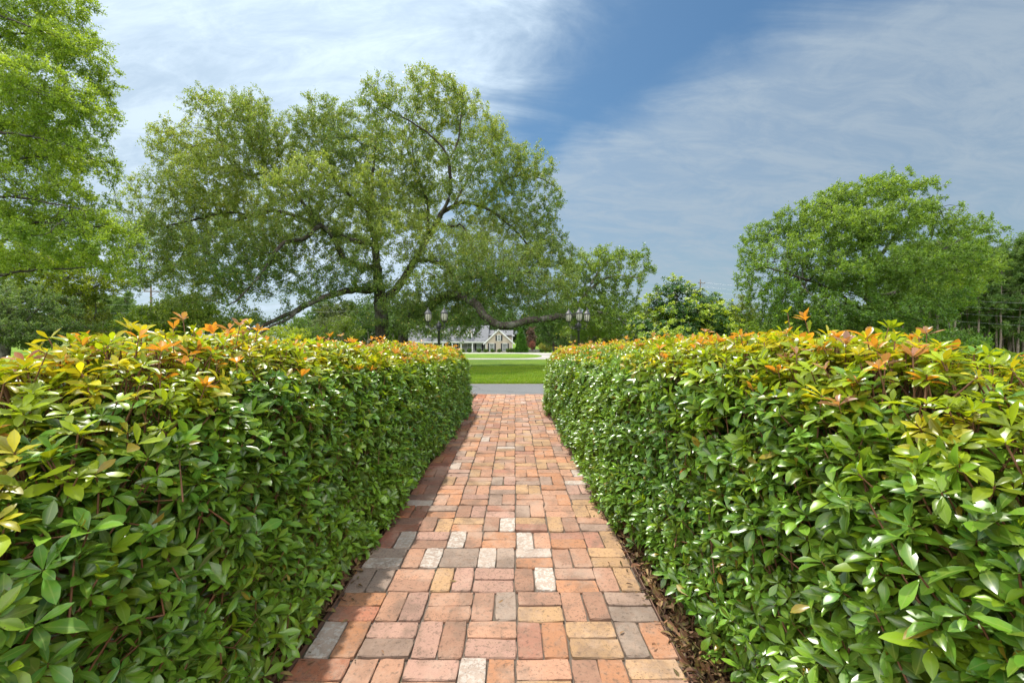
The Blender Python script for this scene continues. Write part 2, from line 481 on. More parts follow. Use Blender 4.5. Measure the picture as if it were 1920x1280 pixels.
# lawn material: mottled mown grass
def lawn_material(name, a, b, c):
    m, t, bs = new_mat(name); p = t.pos()
    n1 = t.noise(p, 0.35, 4, 0.6); n2 = t.noise(p, 6.0, 5, 0.7); n3 = t.noise(p, 90, 2, 0.5)
    sq = t.node('ShaderNodeSeparateXYZ'); t.l.new(p, sq.inputs[0]); band = t.math('SINE', t.math('ADD', t.math('MULTIPLY', sq.outputs[1], 2.6), t.math('MULTIPLY', n1, 3.0)))
    cc = t.mix(t.ramp(t.math('ADD', n1, t.math('MULTIPLY', band, 0.05)), 0.38, 0.62), a, b); cc = t.mix(t.math('MULTIPLY', t.ramp(t.noise(p, 1.4, 5, 0.65), 0.58, 0.72), 0.5), cc, (0.20, 0.20, 0.035)); cc = t.mix(t.math('MULTIPLY', t.ramp(n2, 0.45, 0.75), 0.55), cc, c)
    cc = t.mix(t.math('MULTIPLY', n3, 0.5), cc, (0.45, 0.5, 0.35), 'MULTIPLY')
    t.put(bs.inputs['Base Color'], cc); bs.inputs['Roughness'].default_value = 0.8; bs.inputs['Specular IOR Level'].default_value = 0.15
    t.l.new(t.bump(n3, 0.8, 0.03), bs.inputs['Normal'])
    return m
M['lawn'] = lawn_material('lawn', (0.078, 0.165, 0.004), (0.145, 0.240, 0.006), (0.225, 0.265, 0.016))
xs = np.unique(np.concatenate([np.linspace(-700, -60, 17), np.linspace(-60, 60, 61), np.linspace(60, 700, 17)]))
ys = np.unique(np.concatenate([np.linspace(-60, 0, 7), np.linspace(0, 12, 5), np.linspace(12, 140, 65), np.linspace(140, 1500, 15)]))
grid_sheet('lawn', xs, ys, ground_z, M['lawn'])

# asphalt lane crossing the end of the path
m, t, b = new_mat('asphalt'); p = t.pos()
n1 = t.noise(p, 180, 3, 0.7); n2 = t.noise(p, 0.8, 5, 0.6); n3 = t.noise(p, 12, 4)
c = t.mix(n2, (0.058, 0.061, 0.064), (0.092, 0.096, 0.099)); c = t.mix(t.math('MULTIPLY', t.ramp(n1, 0.4, 0.7), 0.6), c, (0.18, 0.18, 0.18)); c = t.mix(t.math('MULTIPLY', t.ramp(n3, 0.55, 0.75), 0.35), c, (0.12, 0.12, 0.12))
vo = t.node('ShaderNodeTexVoronoi', feature='DISTANCE_TO_EDGE'); t.put(vo.inputs['Scale'], 0.55)
vm = t.node('ShaderNodeMix', data_type='VECTOR'); vm.inputs[0].default_value = 0.25; t.l.new(p, vm.inputs[4]); nn = t.node('ShaderNodeTexNoise'); t.put(nn.inputs['Scale'], 2.5); t.put(nn.inputs['Detail'], 6.0); t.l.new(p, nn.inputs['Vector']); t.l.new(nn.outputs[1], vm.inputs[5]); t.l.new(vm.outputs[1], vo.inputs['Vector'])
c = t.mix(t.math('MULTIPLY', t.ramp(vo.outputs['Distance'], 0.012, 0.003), 0.55), c, (0.03, 0.03, 0.03))
sx_ = t.node('ShaderNodeSeparateXYZ'); t.l.new(p, sx_.inputs[0]); yw = t.math('ADD', sx_.outputs[1], t.math('MULTIPLY', n3, 0.5))
c = t.mix(t.math('MULTIPLY', t.ramp(yw, 9.5, 9.22), 0.55), c, (0.055, 0.048, 0.04)); c = t.mix(t.math('MULTIPLY', t.ramp(yw, 11.3, 11.6), 0.6), c, (0.14, 0.12, 0.07))
t.put(b.inputs['Base Color'], c); b.inputs['Roughness'].default_value = 0.85; t.l.new(t.bump(n1, 0.5, 0.006), b.inputs['Normal']); M['asphalt'] = m
xs_r = np.linspace(-45, 45, 181)
V = []; 
for x in xs_r:
    bend = 0.0006 * x * x
    V.append((x, 9.02 + bend + 0.015 * math.sin(x * 3.1), 0.008)); V.append((x, 11.35 + bend + 0.03 * math.sin(x * 5.3) + 0.02 * math.sin(x * 13), 0.008))
q = [(2 * i, 2 * i + 2, 2 * i + 3, 2 * i + 1) for i in range(len(xs_r) - 1)]
V = np.array(V)
o = link_mesh('road', V, q, None, M['asphalt'], None, None, False); o['kind'] = 'structure'

# pale concrete loop drive in front of the house
m, t, b = new_mat('pale_concrete'); p = t.pos(); n2 = t.noise(p, 0.6, 5); n1 = t.noise(p, 30, 3)
c = t.mix(n2, (0.26, 0.245, 0.22), (0.35, 0.33, 0.30)); c = t.mix(t.math('MULTIPLY', n1, 0.3), c, (0.36, 0.33, 0.28))
t.put(b.inputs['Base Color'], c); b.inputs['Roughness'].default_value = 0.85; M['concrete'] = m
def drive_z(x, y): return ground_z(x, y) + 0.012
V = []; q = []
def ribbon(name, inner, outer):
    n = len(inner); VV = []
    for a, bq in zip(inner, outer):
        for s in np.linspace(0, 1, 5):
            x = a[0] * (1 - s) + bq[0] * s; y = a[1] * (1 - s) + bq[1] * s; VV.append((x, y, float(drive_z(x, y))))
    qq = [(i * 5 + k, i * 5 + k + 1, (i + 1) * 5 + k + 1, (i + 1) * 5 + k) for i in range(n - 1) for k in range(4)]
    o = link_mesh(name, VV, qq, None, M['concrete'], None, None, False); o['kind'] = 'structure'
inner = []; outer = []
for x in np.linspace(-60, 0.5, 24): inner.append((x, 39.6)); outer.append((x, 35.6))
for a in np.linspace(-90, 90, 25):
    ca, sa = math.cos(R(a)), math.sin(R(a))
    inner.append((0.5 + 3.4 * ca, 57.0 + 17.4 * sa)); outer.append((4.0 + 11.5 * ca, 62.4 + 26.8 * sa))
for x in np.linspace(0.5, -60, 24): inner.append((x, 74.4)); outer.append((x, 89.2))
ribbon('driveway', inner, outer)

# mulch beds under the hedges
m, t, b = new_mat('mulch_soil'); p = t.pos(); n1 = t.noise(p, 45, 6, 0.75); n2 = t.noise(p, 4, 4); n3 = t.noise(p, 160, 3, 0.7)
c = t.mix(t.ramp(n1, 0.35, 0.65), (0.028, 0.016, 0.010), (0.13, 0.075, 0.045)); c = t.mix(t.math('MULTIPLY', t.ramp(n2, 0.55, 0.7), 0.7), c, (0.25, 0.20, 0.15)); c = t.mix(t.math('MULTIPLY', n3, 0.4), c, (0.3, 0.3, 0.3), 'MULTIPLY')
t.put(b.inputs['Base Color'], c); b.inputs['Roughness'].default_value = 0.95; b.inputs['Specular IOR Level'].default_value = 0.1; t.l.new(t.bump(n1, 1.0, 0.03), b.inputs['Normal']); M['soil'] = m
for s in (-1, 1):
    yy = np.linspace(-2, 9.0, 70); xx = np.linspace(0, 1, 10); V = []
    for y in yy:
        for f in xx:
            x = s * (0.726 + f * (1.35 + 0.06 * math.sin(y * 2.1 + s))) + float(pc(y)); V.append((x, y, 0.006 + 0.02 * math.sin(f * 3.14) + 0.006 * math.sin(y * 9 + f * 11)))
    V = np.array(V); i = np.arange(69)[:, None] * 10 + np.arange(9)[None]; q = np.stack([i, i + 1, i + 11, i + 10], -1).reshape(-1, 4)
    if s < 0: q = q[:, ::-1]
    o = link_mesh('mulch_bed', V, q, None, M['soil'], None, None, True); o['kind'] = 'structure'

# ------------------------------------------------------------------ brick path
m, t, b = new_mat('paver_brick'); a = t.node('ShaderNodeAttribute', attribute_name='Col'); p = t.pos()
n1 = t.noise(p, 28, 6, 0.7); n2 = t.noise(p, 220, 3, 0.75); n3 = t.noise(p, 7, 5, 0.6); n4 = t.noise(p, 60, 5, 0.7)
c = a.outputs['Color']
c = t.mix(t.math('MULTIPLY', t.ramp(n1, 0.42, 0.75), 0.45), c, (0.40, 0.25, 0.17))
c = t.mix(t.math('MULTIPLY', t.ramp(n3, 0.46, 0.66), 0.5), c, (0.15, 0.105, 0.08))
c = t.mix(t.math('MULTIPLY', t.ramp(n4, 0.52, 0.66), 0.6), c, (0.09, 0.065, 0.05))
vor = t.node('ShaderNodeTexVoronoi', feature='F1'); t.put(vor.inputs['Scale'], 95.0); t.l.new(p, vor.inputs['Vector'])
pit = t.math('MULTIPLY', t.ramp(vor.outputs['Distance'], 0.30, 0.14), t.ramp(t.noise(p, 25, 3), 0.42, 0.55))
pit = t.math('MULTIPLY', pit, t.ramp(t.noise(p, 3.1, 4, 0.7), 0.40, 0.62))
c = t.mix(t.math('MULTIPLY', pit, 0.75), c, (0.07, 0.05, 0.04))
stain = t.ramp(t.noise(p, 1.7, 6, 0.72, 0.6), 0.50, 0.68)
c = t.mix(t.math('MULTIPLY', stain, 0.38), c, (0.13, 0.095, 0.075))
dust = t.ramp(t.noise(p, 2.6, 6, 0.7), 0.48, 0.66)
c = t.mix(t.math('MULTIPLY', dust, 0.42), c, (0.47, 0.355, 0.275))
grit = t.ramp(t.noise(p, 420, 2, 0.6), 0.56, 0.70)
c = t.mix(t.math('MULTIPLY', grit, 0.35), c, (0.12, 0.085, 0.065))
white = t.math('MULTIPLY', t.math('SUBTRACT', 1.0, a.outputs['Alpha']), t.ramp(t.math('ADD', t.math('MULTIPLY', n1, 0.5), t.math('MULTIPLY', n4, 0.5)), 0.47, 0.56))
c = t.mix(white, c, (0.52, 0.475, 0.42))
c = t.mix(t.math('MULTIPLY', n2, 0.45), c, (0.45, 0.42, 0.4), 'MULTIPLY')
t.put(b.inputs['Base Color'], c); b.inputs['Roughness'].default_value = 0.88; b.inputs['Specular IOR Level'].default_value = 0.2
h = t.math('SUBTRACT', t.math('ADD', t.math('MULTIPLY', n2, 0.4), n4), t.math('MULTIPLY', pit, 1.2))
t.l.new(t.bump(h, 0.55, 0.004), b.inputs['Normal']); M['brick'] = m
BR = np.random.default_rng(11)
mod = 0.207; V = []; C = []; nb = 0
pal = [((0.47, 0.225, 0.120), 28), ((0.46, 0.25, 0.160), 24), ((0.46, 0.285, 0.150), 16), ((0.36, 0.20, 0.135), 14), ((0.31, 0.215, 0.165), 9), ((0.42, 0.25, 0.19), 12), ((0.29, 0.225, 0.18), 2), ((0.36, 0.175, 0.12), 5)]
pw = np.array([w for _, w in pal], float); pw /= pw.sum()
whites = {(0, 0, 0): .25, (-1, 3, 0): .3, (2, 4, 1): 0., (3, 0, 0): .3, (3, 1, 1): .2, (3, 3, 0): .35, (3, 4, 1): .4, (4, 0, 1): .3, (4, 2, 0): .15, (4, 4, 0): .2, (5, 3, 1): .05, (9, 6, 0): .2, (10, 6, 1): .35, (11, 1, 0): .5, (7, 0, 0): .4, (14, 3, 1): .5, (16, 2, 0): .45}
darks = {(2, 0, 0), (2, 0, 1), (3, 2, 0), (3, 2, 1), (3, 3, 1), (3, 0, 1)}
for k in range(-13, 36):
    y0 = 1.58 + mod * k; rowshift = BR.normal(0, 0.004)
    for cidx in range(7):
        xm = (cidx - 3) * mod; vert = (k + cidx) % 2 == 0
        for wsel in range(2):
            L, W = mod - 0.0038, mod / 2 - 0.0036
            L *= BR.uniform(0.982, 1.0); W *= BR.uniform(0.972, 1.0)
            off = (wsel - 0.5) * mod / 2
            cx = xm + (off if vert else 0) + rowshift + BR.normal(0, 0.0015); cy = y0 + mod / 2 + (0 if vert else off) + BR.normal(0, 0.0015)
            hx, hy = (W / 2, L / 2) if vert else (L / 2, W / 2)
            ang = BR.normal(0, 0.008); z = 0.030 + BR.normal(0, 0.0022); tx, ty = BR.normal(0, 0.012, 2)
            bev = BR.uniform(0.002, 0.0055)
            cor = np.array([(-1, -1), (1, -1), (1, 1), (-1, 1)], float)
            n_e = 4   # points per side, so that worn edges can wobble
            ring = []
            for i in range(4):
                a0 = cor[i]; a1 = cor[(i + 1) % 4]
                for s in range(n_e): ring.append(a0 + (a1 - a0) * s / n_e)
            ring = np.array(ring)
            o_ = ring * [hx, hy] + BR.normal(0, 0.0009, ring.shape)
            o_[[0, 4, 8, 12]] *= 1 - 0.004 / np.array([hx, hy])
            i_ = ring * [hx - bev, hy - bev] + BR.normal(0, 0.0012, ring.shape)
            def put(pts, zz):
                ca, sa = math.cos(ang), math.sin(ang)
                X = pts[:, 0] * ca - pts[:, 1] * sa; Y = pts[:, 0] * sa + pts[:, 1] * ca
                return np.stack([X + cx + float(pc(cy)), Y + cy, zz + tx * X + ty * Y], 1)
            V.append(np.concatenate([put(o_, np.full(16, -0.02)), put(o_, np.full(16, z - bev)), put(i_, np.full(16, z) + BR.normal(0, 0.0006, 16)), put(np.zeros((1, 2)), np.array([z + 0.0005]))]))
            cc = np.array(pal[BR.choice(len(pal), p=pw)][0]) * BR.uniform(0.78, 1.05)
            al = 1.0
            key = (k, cidx, wsel)
            if key in whites: al = whites[key]; cc = np.array((0.42, 0.33, 0.27))
            elif key in darks: cc = np.array((0.29, 0.22, 0.175)) * BR.uniform(0.85, 1.1)
            elif BR.uniform() < 0.012: al = BR.uniform(0.3, 0.7)
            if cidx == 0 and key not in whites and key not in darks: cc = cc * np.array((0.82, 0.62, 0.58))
            q4 = np.ones((49, 4)); q4[:, :3] = cc; q4[:, 3] = al; C.append(q4); nb += 1
V = np.concatenate(V); C = np.concatenate(C)
i = np.arange(16); j = (i + 1) % 16
q = np.concatenate([np.stack([i, j, j + 16, i + 16], 1), np.stack([i + 16, j + 16, j + 32, i + 32], 1)]); tr = np.stack([i + 32, j + 32, np.full(16, 48)], 1)
offs = (np.arange(nb) * 49)[:, None, None]
o = link_mesh('brick_path', V, (q[None] + offs).reshape(-1, 4), (tr[None] + offs).reshape(-1, 3), M['brick'], None, C, False); o['kind'] = 'structure'
# sand joints under the bricks
m, t, b = new_mat('joint_sand'); p = t.pos(); n1 = t.noise(p, 120, 4, 0.7); n2 = t.noise(p, 9, 4)
c = t.mix(n1, (0.06, 0.045, 0.035), (0.16, 0.12, 0.09)); c = t.mix(t.math('MULTIPLY', t.ramp(n2, 0.55, 0.7), 0.5), c, (0.05, 0.07, 0.02))
t.put(b.inputs['Base Color'], c); b.inputs['Roughness'].default_value = 0.95; M['sand'] = m
V = []
for y in (-1.3, 9.0):
    for s in (-1, 1): V.append((float(pc(y)) + s * 0.728, y, 0.016))
o = link_mesh('joint_sand', V, [(0, 1, 3, 2)], None, M['sand'], None, None, False); o['kind'] = 'structure'
# thin steel edging
M['rust'] = simple_mat('rusty_steel', (0.13, 0.07, 0.045), 0.8, 0.0, 0.5, 20)
for s, lab in ((-1, 'thin rusty steel edging strip along the shaded side of the brick path'), (1, 'thin rusty steel edging strip along the sunlit side of the brick path')):
    mb = MB(); ys_ = np.linspace(-1.3, 8.95, 40)
    V = []
    for y in ys_:
        x = float(pc(y)) + s * (0.7335 + 0.004 * math.sin(y * 3 + s)); zt = 0.033 + 0.004 * math.sin(y * 2.3 + s)
        V += [(x - 0.0025, y, -0.03), (x + 0.0025, y, -0.03), (x + 0.0025, y, zt), (x - 0.0025, y, zt)]
    q = []
    for k in range(39):
        for e_ in range(4): q.append((4 * k + e_, 4 * k + (e_ + 1) % 4, 4 * k + 4 + (e_ + 1) % 4, 4 * k + 4 + e_))
    mb.add(V, q + [(0, 3, 2, 1), (156, 157, 158, 159)])
    tag(mb.build('path_edging', M['rust']), lab, 'edging')

# ------------------------------------------------------------------ dead leaves and bark chips (uncountable)
M['dry'] = leaf_mat('dry_leaf', 0.12, 0.7, 0.25, vein=0.3, tint=(1.2, 0.9, 0.6))
LR = np.random.default_rng(21)
lv = Leaves()
N = 15000
side = LR.integers(0, 2, N) * 2 - 1; y = np.concatenate([LR.uniform(0.7, 4.0, N * 2 // 3), LR.uniform(4, 9.0, N - N * 2 // 3)])
x = pc(y) + side * (0.745 + np.abs(LR.normal(0, 0.22, N)))
pos = np.stack([x, y, 0.022 + np.abs(LR.normal(0, 0.018, N))], 1)
th = LR.uniform(0, 6.28, N); d = norm(np.stack([np.cos(th), np.sin(th), LR.normal(0, 0.35, N)], 1)); n = norm(LR.normal(0, 0.45, (N, 3)) + [0, 0, 1]); n = norm(n - (n * d).sum(1, keepdims=True) * d)
cp = np.array([(0.16, 0.075, 0.045), (0.075, 0.035, 0.022), (0.28, 0.16, 0.085), (0.10, 0.05, 0.035), (0.22, 0.10, 0.06)]); c = cp[LR.integers(0, 5, N)] * LR.uniform(0.6, 1.3, (N, 1))
L = LR.uniform(0.025, 0.065, N)
lv.add(pos, d, n, L, L * LR.uniform(0.22, 0.5, N), LR.normal(0.1, 0.5, N), LR.uniform(0, 0.6, N), c, 1)
# a few that have blown onto the bricks
N = 320; y = LR.uniform(1.4, 9, N); x = pc(y) + (LR.integers(0, 2, N) * 2 - 1) * (0.725 - np.abs(LR.normal(0, 0.045, N)) * np.where(LR.uniform(size=N) < 0.15, 5, 1))
th = LR.uniform(0, 6.28, N); d = np.stack([np.cos(th), np.sin(th), LR.normal(0, 0.1, N)], 1); n = norm(LR.normal(0, 0.2, (N, 3)) + [0, 0, 1]); n = norm(n - (n * d).sum(1, keepdims=True) * d)
L = LR.uniform(0.012, 0.042, N); lv.add(np.stack([x, y, np.full(N, 0.037)], 1), norm(d), n, L, L * 0.33, LR.normal(0, 0.3, N), LR.uniform(0, 0.5, N), cp[LR.integers(0, 5, N)], 1)
tag(lv.build('leaf_litter', M['dry'], None, None), 'brown dry leaf litter and bark mulch along both path edges', 'leaf litter', kind='stuff')

# ------------------------------------------------------------------ mown grass blades
M['grass'] = leaf_mat('grass_blade', 0.35, 0.5, 0.3, tint=(1.4, 1.4, 0.4))
GR = np.random.default_rng(33)
def blades(N, x0, x1, y0, y1, h0, h1, bias=1.0):
    y = y0 + (y1 - y0) * GR.uniform(0, 1, N) ** bias; x = GR.uniform(x0, x1, N)
    pos = np.stack([x, y, ground_z(x, y)], 1); d = norm(GR.normal(0, 0.45, (N, 3)) * [1, 1, 0] + [0, 0, 1]); th = GR.uniform(0, 6.28, N)
    n = np.stack([np.cos(th), np.sin(th), np.zeros(N)], 1); n = norm(n - (n * d).sum(1, keepdims=True) * d)
    g = 0.5 + 0.5 * vnoise(pos, 1.5, 3); g = np.clip(g + GR.normal(0, 0.25, N), 0, 1)[:, None]
    c = np.array((0.085, 0.17, 0.005)) * (1 - g) + np.array((0.20, 0.28, 0.010)) * g
    dry = GR.uniform(size=N) < 0.06; c[dry] = (0.28, 0.24, 0.09)
    L = GR.uniform(h0, h1, N)
    return pos, d, n, L, GR.uniform(0.004, 0.008, N) * (1 + 0.06 * np.maximum(0, y - 8)), GR.uniform(-0.1, 0.5, N), np.zeros(N), c, 0
lv = Leaves()
lv.add(*blades(70000, -3.5, 3.5, 11.3, 22, 0.03, 0.06, 1.6)); lv.add(*blades(9000, -4, 4, 11.27, 11.5, 0.04, 0.08))
lv.add(*blades(26000, -4.4, -1.95, -0.3, 4.5, 0.04, 0.08)); lv.add(*blades(26000, 1.95, 4.4, -0.3, 4.5, 0.04, 0.08))
tag(lv.build('grass', M['grass'], None, None), 'short mown grass blades on the lawns', 'grass', kind='stuff')

# ================================================================== HEDGES
def smoothmin0(v): return np.minimum(v, 0)
def make_hedge(name, label, sgn, xin, hz, y0, y1, width, seed):
    r = np.random.default_rng(seed)
    root = thing(name, label, 'hedge', (sgn * 1.4, 3.0, 0))
    org = np.array([sgn * 1.4, 3.0, 0])
    def top_at(p): return hz(p[:, 1]) - (0.11 if sgn < 0 else 0.045) * np.clip(((p[:, 0] - xin(p[:, 1])) * sgn - 0.32) / 0.7, 0, 1)
    def sdf(p):
        y = p[:, 1]; hh = top_at(p); half = np.stack([np.full(len(p), width / 2), np.full(len(p), (y1 - y0) / 2), np.full(len(p), 1.0)], 1)
        # slightly leaning faces: fuller at mid height
        lean = 0.03 - 0.05 * np.clip((p[:, 2] - 0.7) / 0.5, 0, 1) + 0.055 * np.clip((0.55 - p[:, 2]) / 0.35, 0, 1) * np.clip(p[:, 1] - 0.6, 0, 1) * np.clip((5.5 - p[:, 1]) / 3, 0, 1)
        cx = xin(y) + sgn * (width / 2)
        q = np.abs(np.stack([p[:, 0] - cx, y - (y0 + y1) / 2, p[:, 2] - (hh - 1.0)], 1)) - (half - 0.31)
        q[:, 0] -= lean
        d = np.linalg.norm(np.maximum(q, 0), axis=1) + np.minimum(q.max(1), 0) - 0.31
        return d - 0.045 * vnoise(p, 2.6, seed) - 0.025 * vnoise(p, 7.0, seed + 1)
    def grad(p):
        e = 0.02; g = np.stack([sdf(p + np.eye(3)[k] * e) - sdf(p - np.eye(3)[k] * e) for k in range(3)], 1); return norm(g)
    # candidates
    K = 185000
    x0 = min(xin(y0), xin(y1), xin(y0) + sgn * width, xin(y1) + sgn * width) - 0.15; x1 = max(xin(y0), xin(y1), xin(y0) + sgn * width, xin(y1) + sgn * width) + 0.15
    p = np.stack([r.uniform(x0, x1, K), r.uniform(y0 - 0.1, y1 + 0.1, K), r.uniform(0.05, 1.35, K)], 1)
    s = sdf(p); ok = (s < 0.0)
    prob = np.where(s > -0.07, 1.0, np.where(s > -0.16, 0.55, np.where(s > -0.28, 0.22, 0.05)))
    outer = (p[:, 0] - xin(p[:, 1])) * sgn > width * 0.62
    prob = np.where(outer & (p[:, 2] < hz(p[:, 1]) - 0.25), prob * 0.55, prob)
    low = p[:, 2] < 0.13; prob = np.where(low, prob * np.clip((p[:, 2] - 0.03) / 0.10, 0.05, 1), prob)
    near = (p[:, 1] < 1.0) & (p[:, 2] < 0.6); prob = np.where(near, prob * 0.7, prob)
    gaps = vnoise(p, 4.6, seed + 9) > 0.50; prob = np.where(gaps & (s > -0.17), prob * 0.22, prob)
    ok &= r.uniform(size=K) < prob
    p = p[ok]; s = s[ok]; g = grad(p)
    hh = top_at(p); topness = np.clip((p[:, 2] - (hh - 0.24)) / 0.2, 0, 1)
    axis = norm(g * 0.55 + np.array([0, 0, 0.62]) + r.normal(0, 0.28, p.shape))
    nl = r.integers(5, 9, len(p)); L = r.uniform(0.040, 0.074, len(p)) * r.choice([1.0, 1.0, 1.0, 1.18], len(p)); L = np.where(s < -0.16, L * 1.05, L); L = L * (1 - 0.16 * topness)
    spread = r.uniform(1.0, 1.55, len(p))
    upper = np.clip((p[:, 2] - (hh - 0.62)) / 0.45, 0, 1) * np.clip(0.45 + 0.16 * p[:, 1], 0.5, 1.2)
    patch = np.clip(1.0 + 0.9 * vnoise(p, 1.9, seed + 21), 0.25, 1.8)
    young = r.uniform(size=len(p)) < (0.07 + 0.20 * topness + (0.36 * topness + 0.27 * upper) * patch * (s > -0.10))
    # colours per whorl
    olive = np.clip(0.5 + 0.6 * vnoise(p, 1.6, seed + 3) + 0.2 * r.normal(size=len(p)), 0, 1)[:, None]
    base = np.array((0.056, 0.165, 0.018)) * (1 - olive) + np.array((0.165, 0.300, 0.024)) * olive
    yg = np.array((0.29, 0.38, 0.016)); og = np.array((0.62, 0.27, 0.045)); yo = np.array((0.48, 0.43, 0.022)); rd = np.array((0.40, 0.13, 0.06))
    mixf = r.uniform(size=len(p)); young_c = np.where((mixf < 0.66)[:, None], yg, np.where((mixf < 0.90)[:, None], yo, np.where((mixf < 0.98)[:, None], og, rd)))
    nogo = young & (mixf >= 0.90) & ((topness < 0.95) | (s < -0.07)) & (p[:, 1] < 3.2); young_c[nogo] = yg * 0.9
    side_y = young & (topness < 0.3); young_c[side_y] = np.where(((mixf[side_y] < 0.985) | (p[side_y][:, 1] < 1.7))[:, None], np.array((0.20, 0.32, 0.018)), rd * 1.2)
    def emit(sel, lodfn, mat, pname):
        lv = Leaves()
        for lod, lo, hi in ((2, -9, 2.6), (1, 2.6, 99)):
            k = sel & (p[:, 1] >= lo) & (p[:, 1] < hi)
            if not k.any(): continue
            idx, pos, d, n, Ls, Ws = rosettes(p[k], axis[k], nl[k], L[k], 0.365, spread[k], r, 0.20)
            cc = np.where(young[k][idx][:, None], young_c[k][idx], base[k][idx]) * r.uniform(0.45, 1.45, (len(idx), 1))
            one = r.uniform(size=len(idx)) < 0.012; cc[one] = (0.28, 0.20, 0.02)
            lv.add(pos, d, n, Ls, Ws, r.uniform(0.02, 0.42, len(idx)), r.uniform(0.05, 0.28, len(idx)), cc, lod)
        o = lv.build(pname, mat, root, org); print(pname, lv.n)
    emit(~young, None, M['hedge_leaf'], 'foliage')
    emit(young, None, M['hedge_new'], 'new_growth')
    # shoots standing proud of the clipped top
    ns = 540; sy = r.uniform(1.0, y1 - 0.1, ns); sx = xin(sy) + sgn * r.uniform(0.04, width - 0.05, ns); sh = np.abs(r.normal(0, 0.028, ns)); tall = r.uniform(size=ns) < 0.13; sh[tall] += r.uniform(0.015, 0.055, tall.sum())
    zg = np.arange(0.6, 1.4, 0.01); surf = np.full(ns, 0.6)
    for zv in zg: surf = np.where(sdf(np.stack([sx, sy, np.full(ns, zv)], 1)) < -0.015, zv, surf)
    near_ = sy < 1.5; sh = np.where(near_, sh * 0.8, sh)
    b0 = np.stack([sx, sy, surf - 0.10], 1); lean = r.normal(0, 0.12, (ns, 2)); tip = b0 + np.stack([lean[:, 0] * 0.2, lean[:, 1] * 0.2, 0.10 + sh], 1)
    ax = norm(tip - b0); lv = Leaves()
    for lod, k in ((2, sy < 2.6), (1, sy >= 2.6)):
        idx, pos, d, n, Ls, Ws = rosettes(tip[k], ax[k], r.integers(3, 8, k.sum()), r.uniform(0.034, 0.056, k.sum()), 0.40, r.uniform(0.75, 1.25, k.sum()), r)
        pick = r.uniform(size=k.sum())[idx]; cc = np.where((pick < 0.50)[:, None], og, np.where((pick < 0.72)[:, None], yo, np.where((pick < 0.88)[:, None], yg, np.array((0.45, 0.22, 0.14))))) * r.uniform(0.75, 1.2, (len(idx), 1))
        lv.add(pos, d, n, Ls, Ws, r.uniform(-0.1, 0.3, len(idx)), r.uniform(0.1, 0.4, len(idx)), cc, lod)
    m2 = np.repeat(np.arange(ns), 3); f2 = r.uniform(0.45, 0.9, len(m2)); d2_ = norm(r.normal(size=(len(m2), 3)) * [1, 1, 0.35] + [0, 0, 0.45]); n2_ = norm(np.array([0, 0, 1.0]) + r.normal(0, 0.3, d2_.shape)); n2_ = norm(n2_ - (n2_ * d2_).sum(1, keepdims=True) * d2_)
    L2 = r.uniform(0.03, 0.055, len(m2)); c2_ = np.where((r.uniform(size=len(m2)) < 0.6)[:, None], yg, yo) * r.uniform(0.7, 1.15, (len(m2), 1))
    lv.add(b0[m2] + (tip - b0)[m2] * f2[:, None], d2_, n2_, L2, L2 * 0.38, r.uniform(0, 0.35, len(m2)), r.uniform(0.05, 0.3, len(m2)), c2_, 1)
    o = lv.build('shoot_leaves', M['hedge_new'], root, org); o['label'] = 'orange and yellow young leaves on the tallest shoots'
    # woody stems: from bush bases every 0.55 m fanning out, then twigs to the whorls
    bx = []; yy = y0 + 0.2
    while yy < y1 - 0.15: bx.append((xin(yy) + sgn * (width * 0.5 + r.normal(0, 0.05)), yy, 0.0)); yy += r.uniform(0.42, 0.6)
    bx = np.array(bx); A = []; B = []; ra = []; rb = []
    nodes = []
    for bpt in bx:
        for k in range(9):
            tgt = bpt + np.array([r.normal(0, 0.26), r.normal(0, 0.22), r.uniform(0.45, 1.0)]); mid = (bpt + tgt) / 2 + r.normal(0, 0.05, 3)
            if sdf(np.array([tgt, mid])).max() > -0.15: continue
            A += [bpt, mid]; B += [mid, tgt]; ra += [0.011, 0.008]; rb += [0.008, 0.005]; nodes += [mid, tgt, (bpt + mid) / 2, (mid + tgt) / 2]
    nodes = np.array(nodes); nodes = nodes[sdf(nodes) < -0.20]; ksel = np.nonzero((s > -0.2) & (p[:, 1] < 5))[0]
    ksel = ksel[r.uniform(size=len(ksel)) < np.where(p[ksel][:, 1] < 2.6, 0.9, 0.3)]
    for c0 in range(0, len(ksel), 2000):
        kk = ksel[c0:c0 + 2000]; dd = ((p[kk][:, None] - nodes[None]) ** 2).sum(2); j = dd.argmin(1)
        inner = p[kk] - axis[kk] * 0.10 * r.uniform(0.6, 1.4, (len(kk), 1)); A += list(inner); B += list(p[kk]); ra += [0.0024] * len(kk); rb += [0.0018] * len(kk)
        dm_ = np.sqrt(dd.min(1)); far = (dm_ > 0.05) & (dm_ < 0.30)
        A += list(nodes[j][far]); B += list(inner[far]); ra += [0.0036] * far.sum(); rb += [0.0024] * far.sum()
    A += list(b0); B += list(tip); ra += [0.0021] * ns; rb += [0.0014] * ns
    A = np.array(A); B = np.array(B); tt = norm(B - A); v, q = tubes_np(A, B, np.array(ra), np.array(rb), tt, tt, 5)
    link_mesh('stems', v, q, None, M['twig'], root, None, True, org)
    return root
yk = [-0.6, 0.7, 1.1, 1.6, 2.3, 3.2, 5.0, 7.2]
make_hedge('hedge', 'long clipped evergreen hedge that throws its shadow onto the brick path', -1, lambda y: -(0.885 - 0.033 * (np.asarray(y, float) - 1.7)), lambda y: np.interp(y, yk, [0.98, 1.03, 1.18, 1.26, 1.24, 1.22, 1.15, 1.09]), -0.45, 7.15, 1.05, 101)
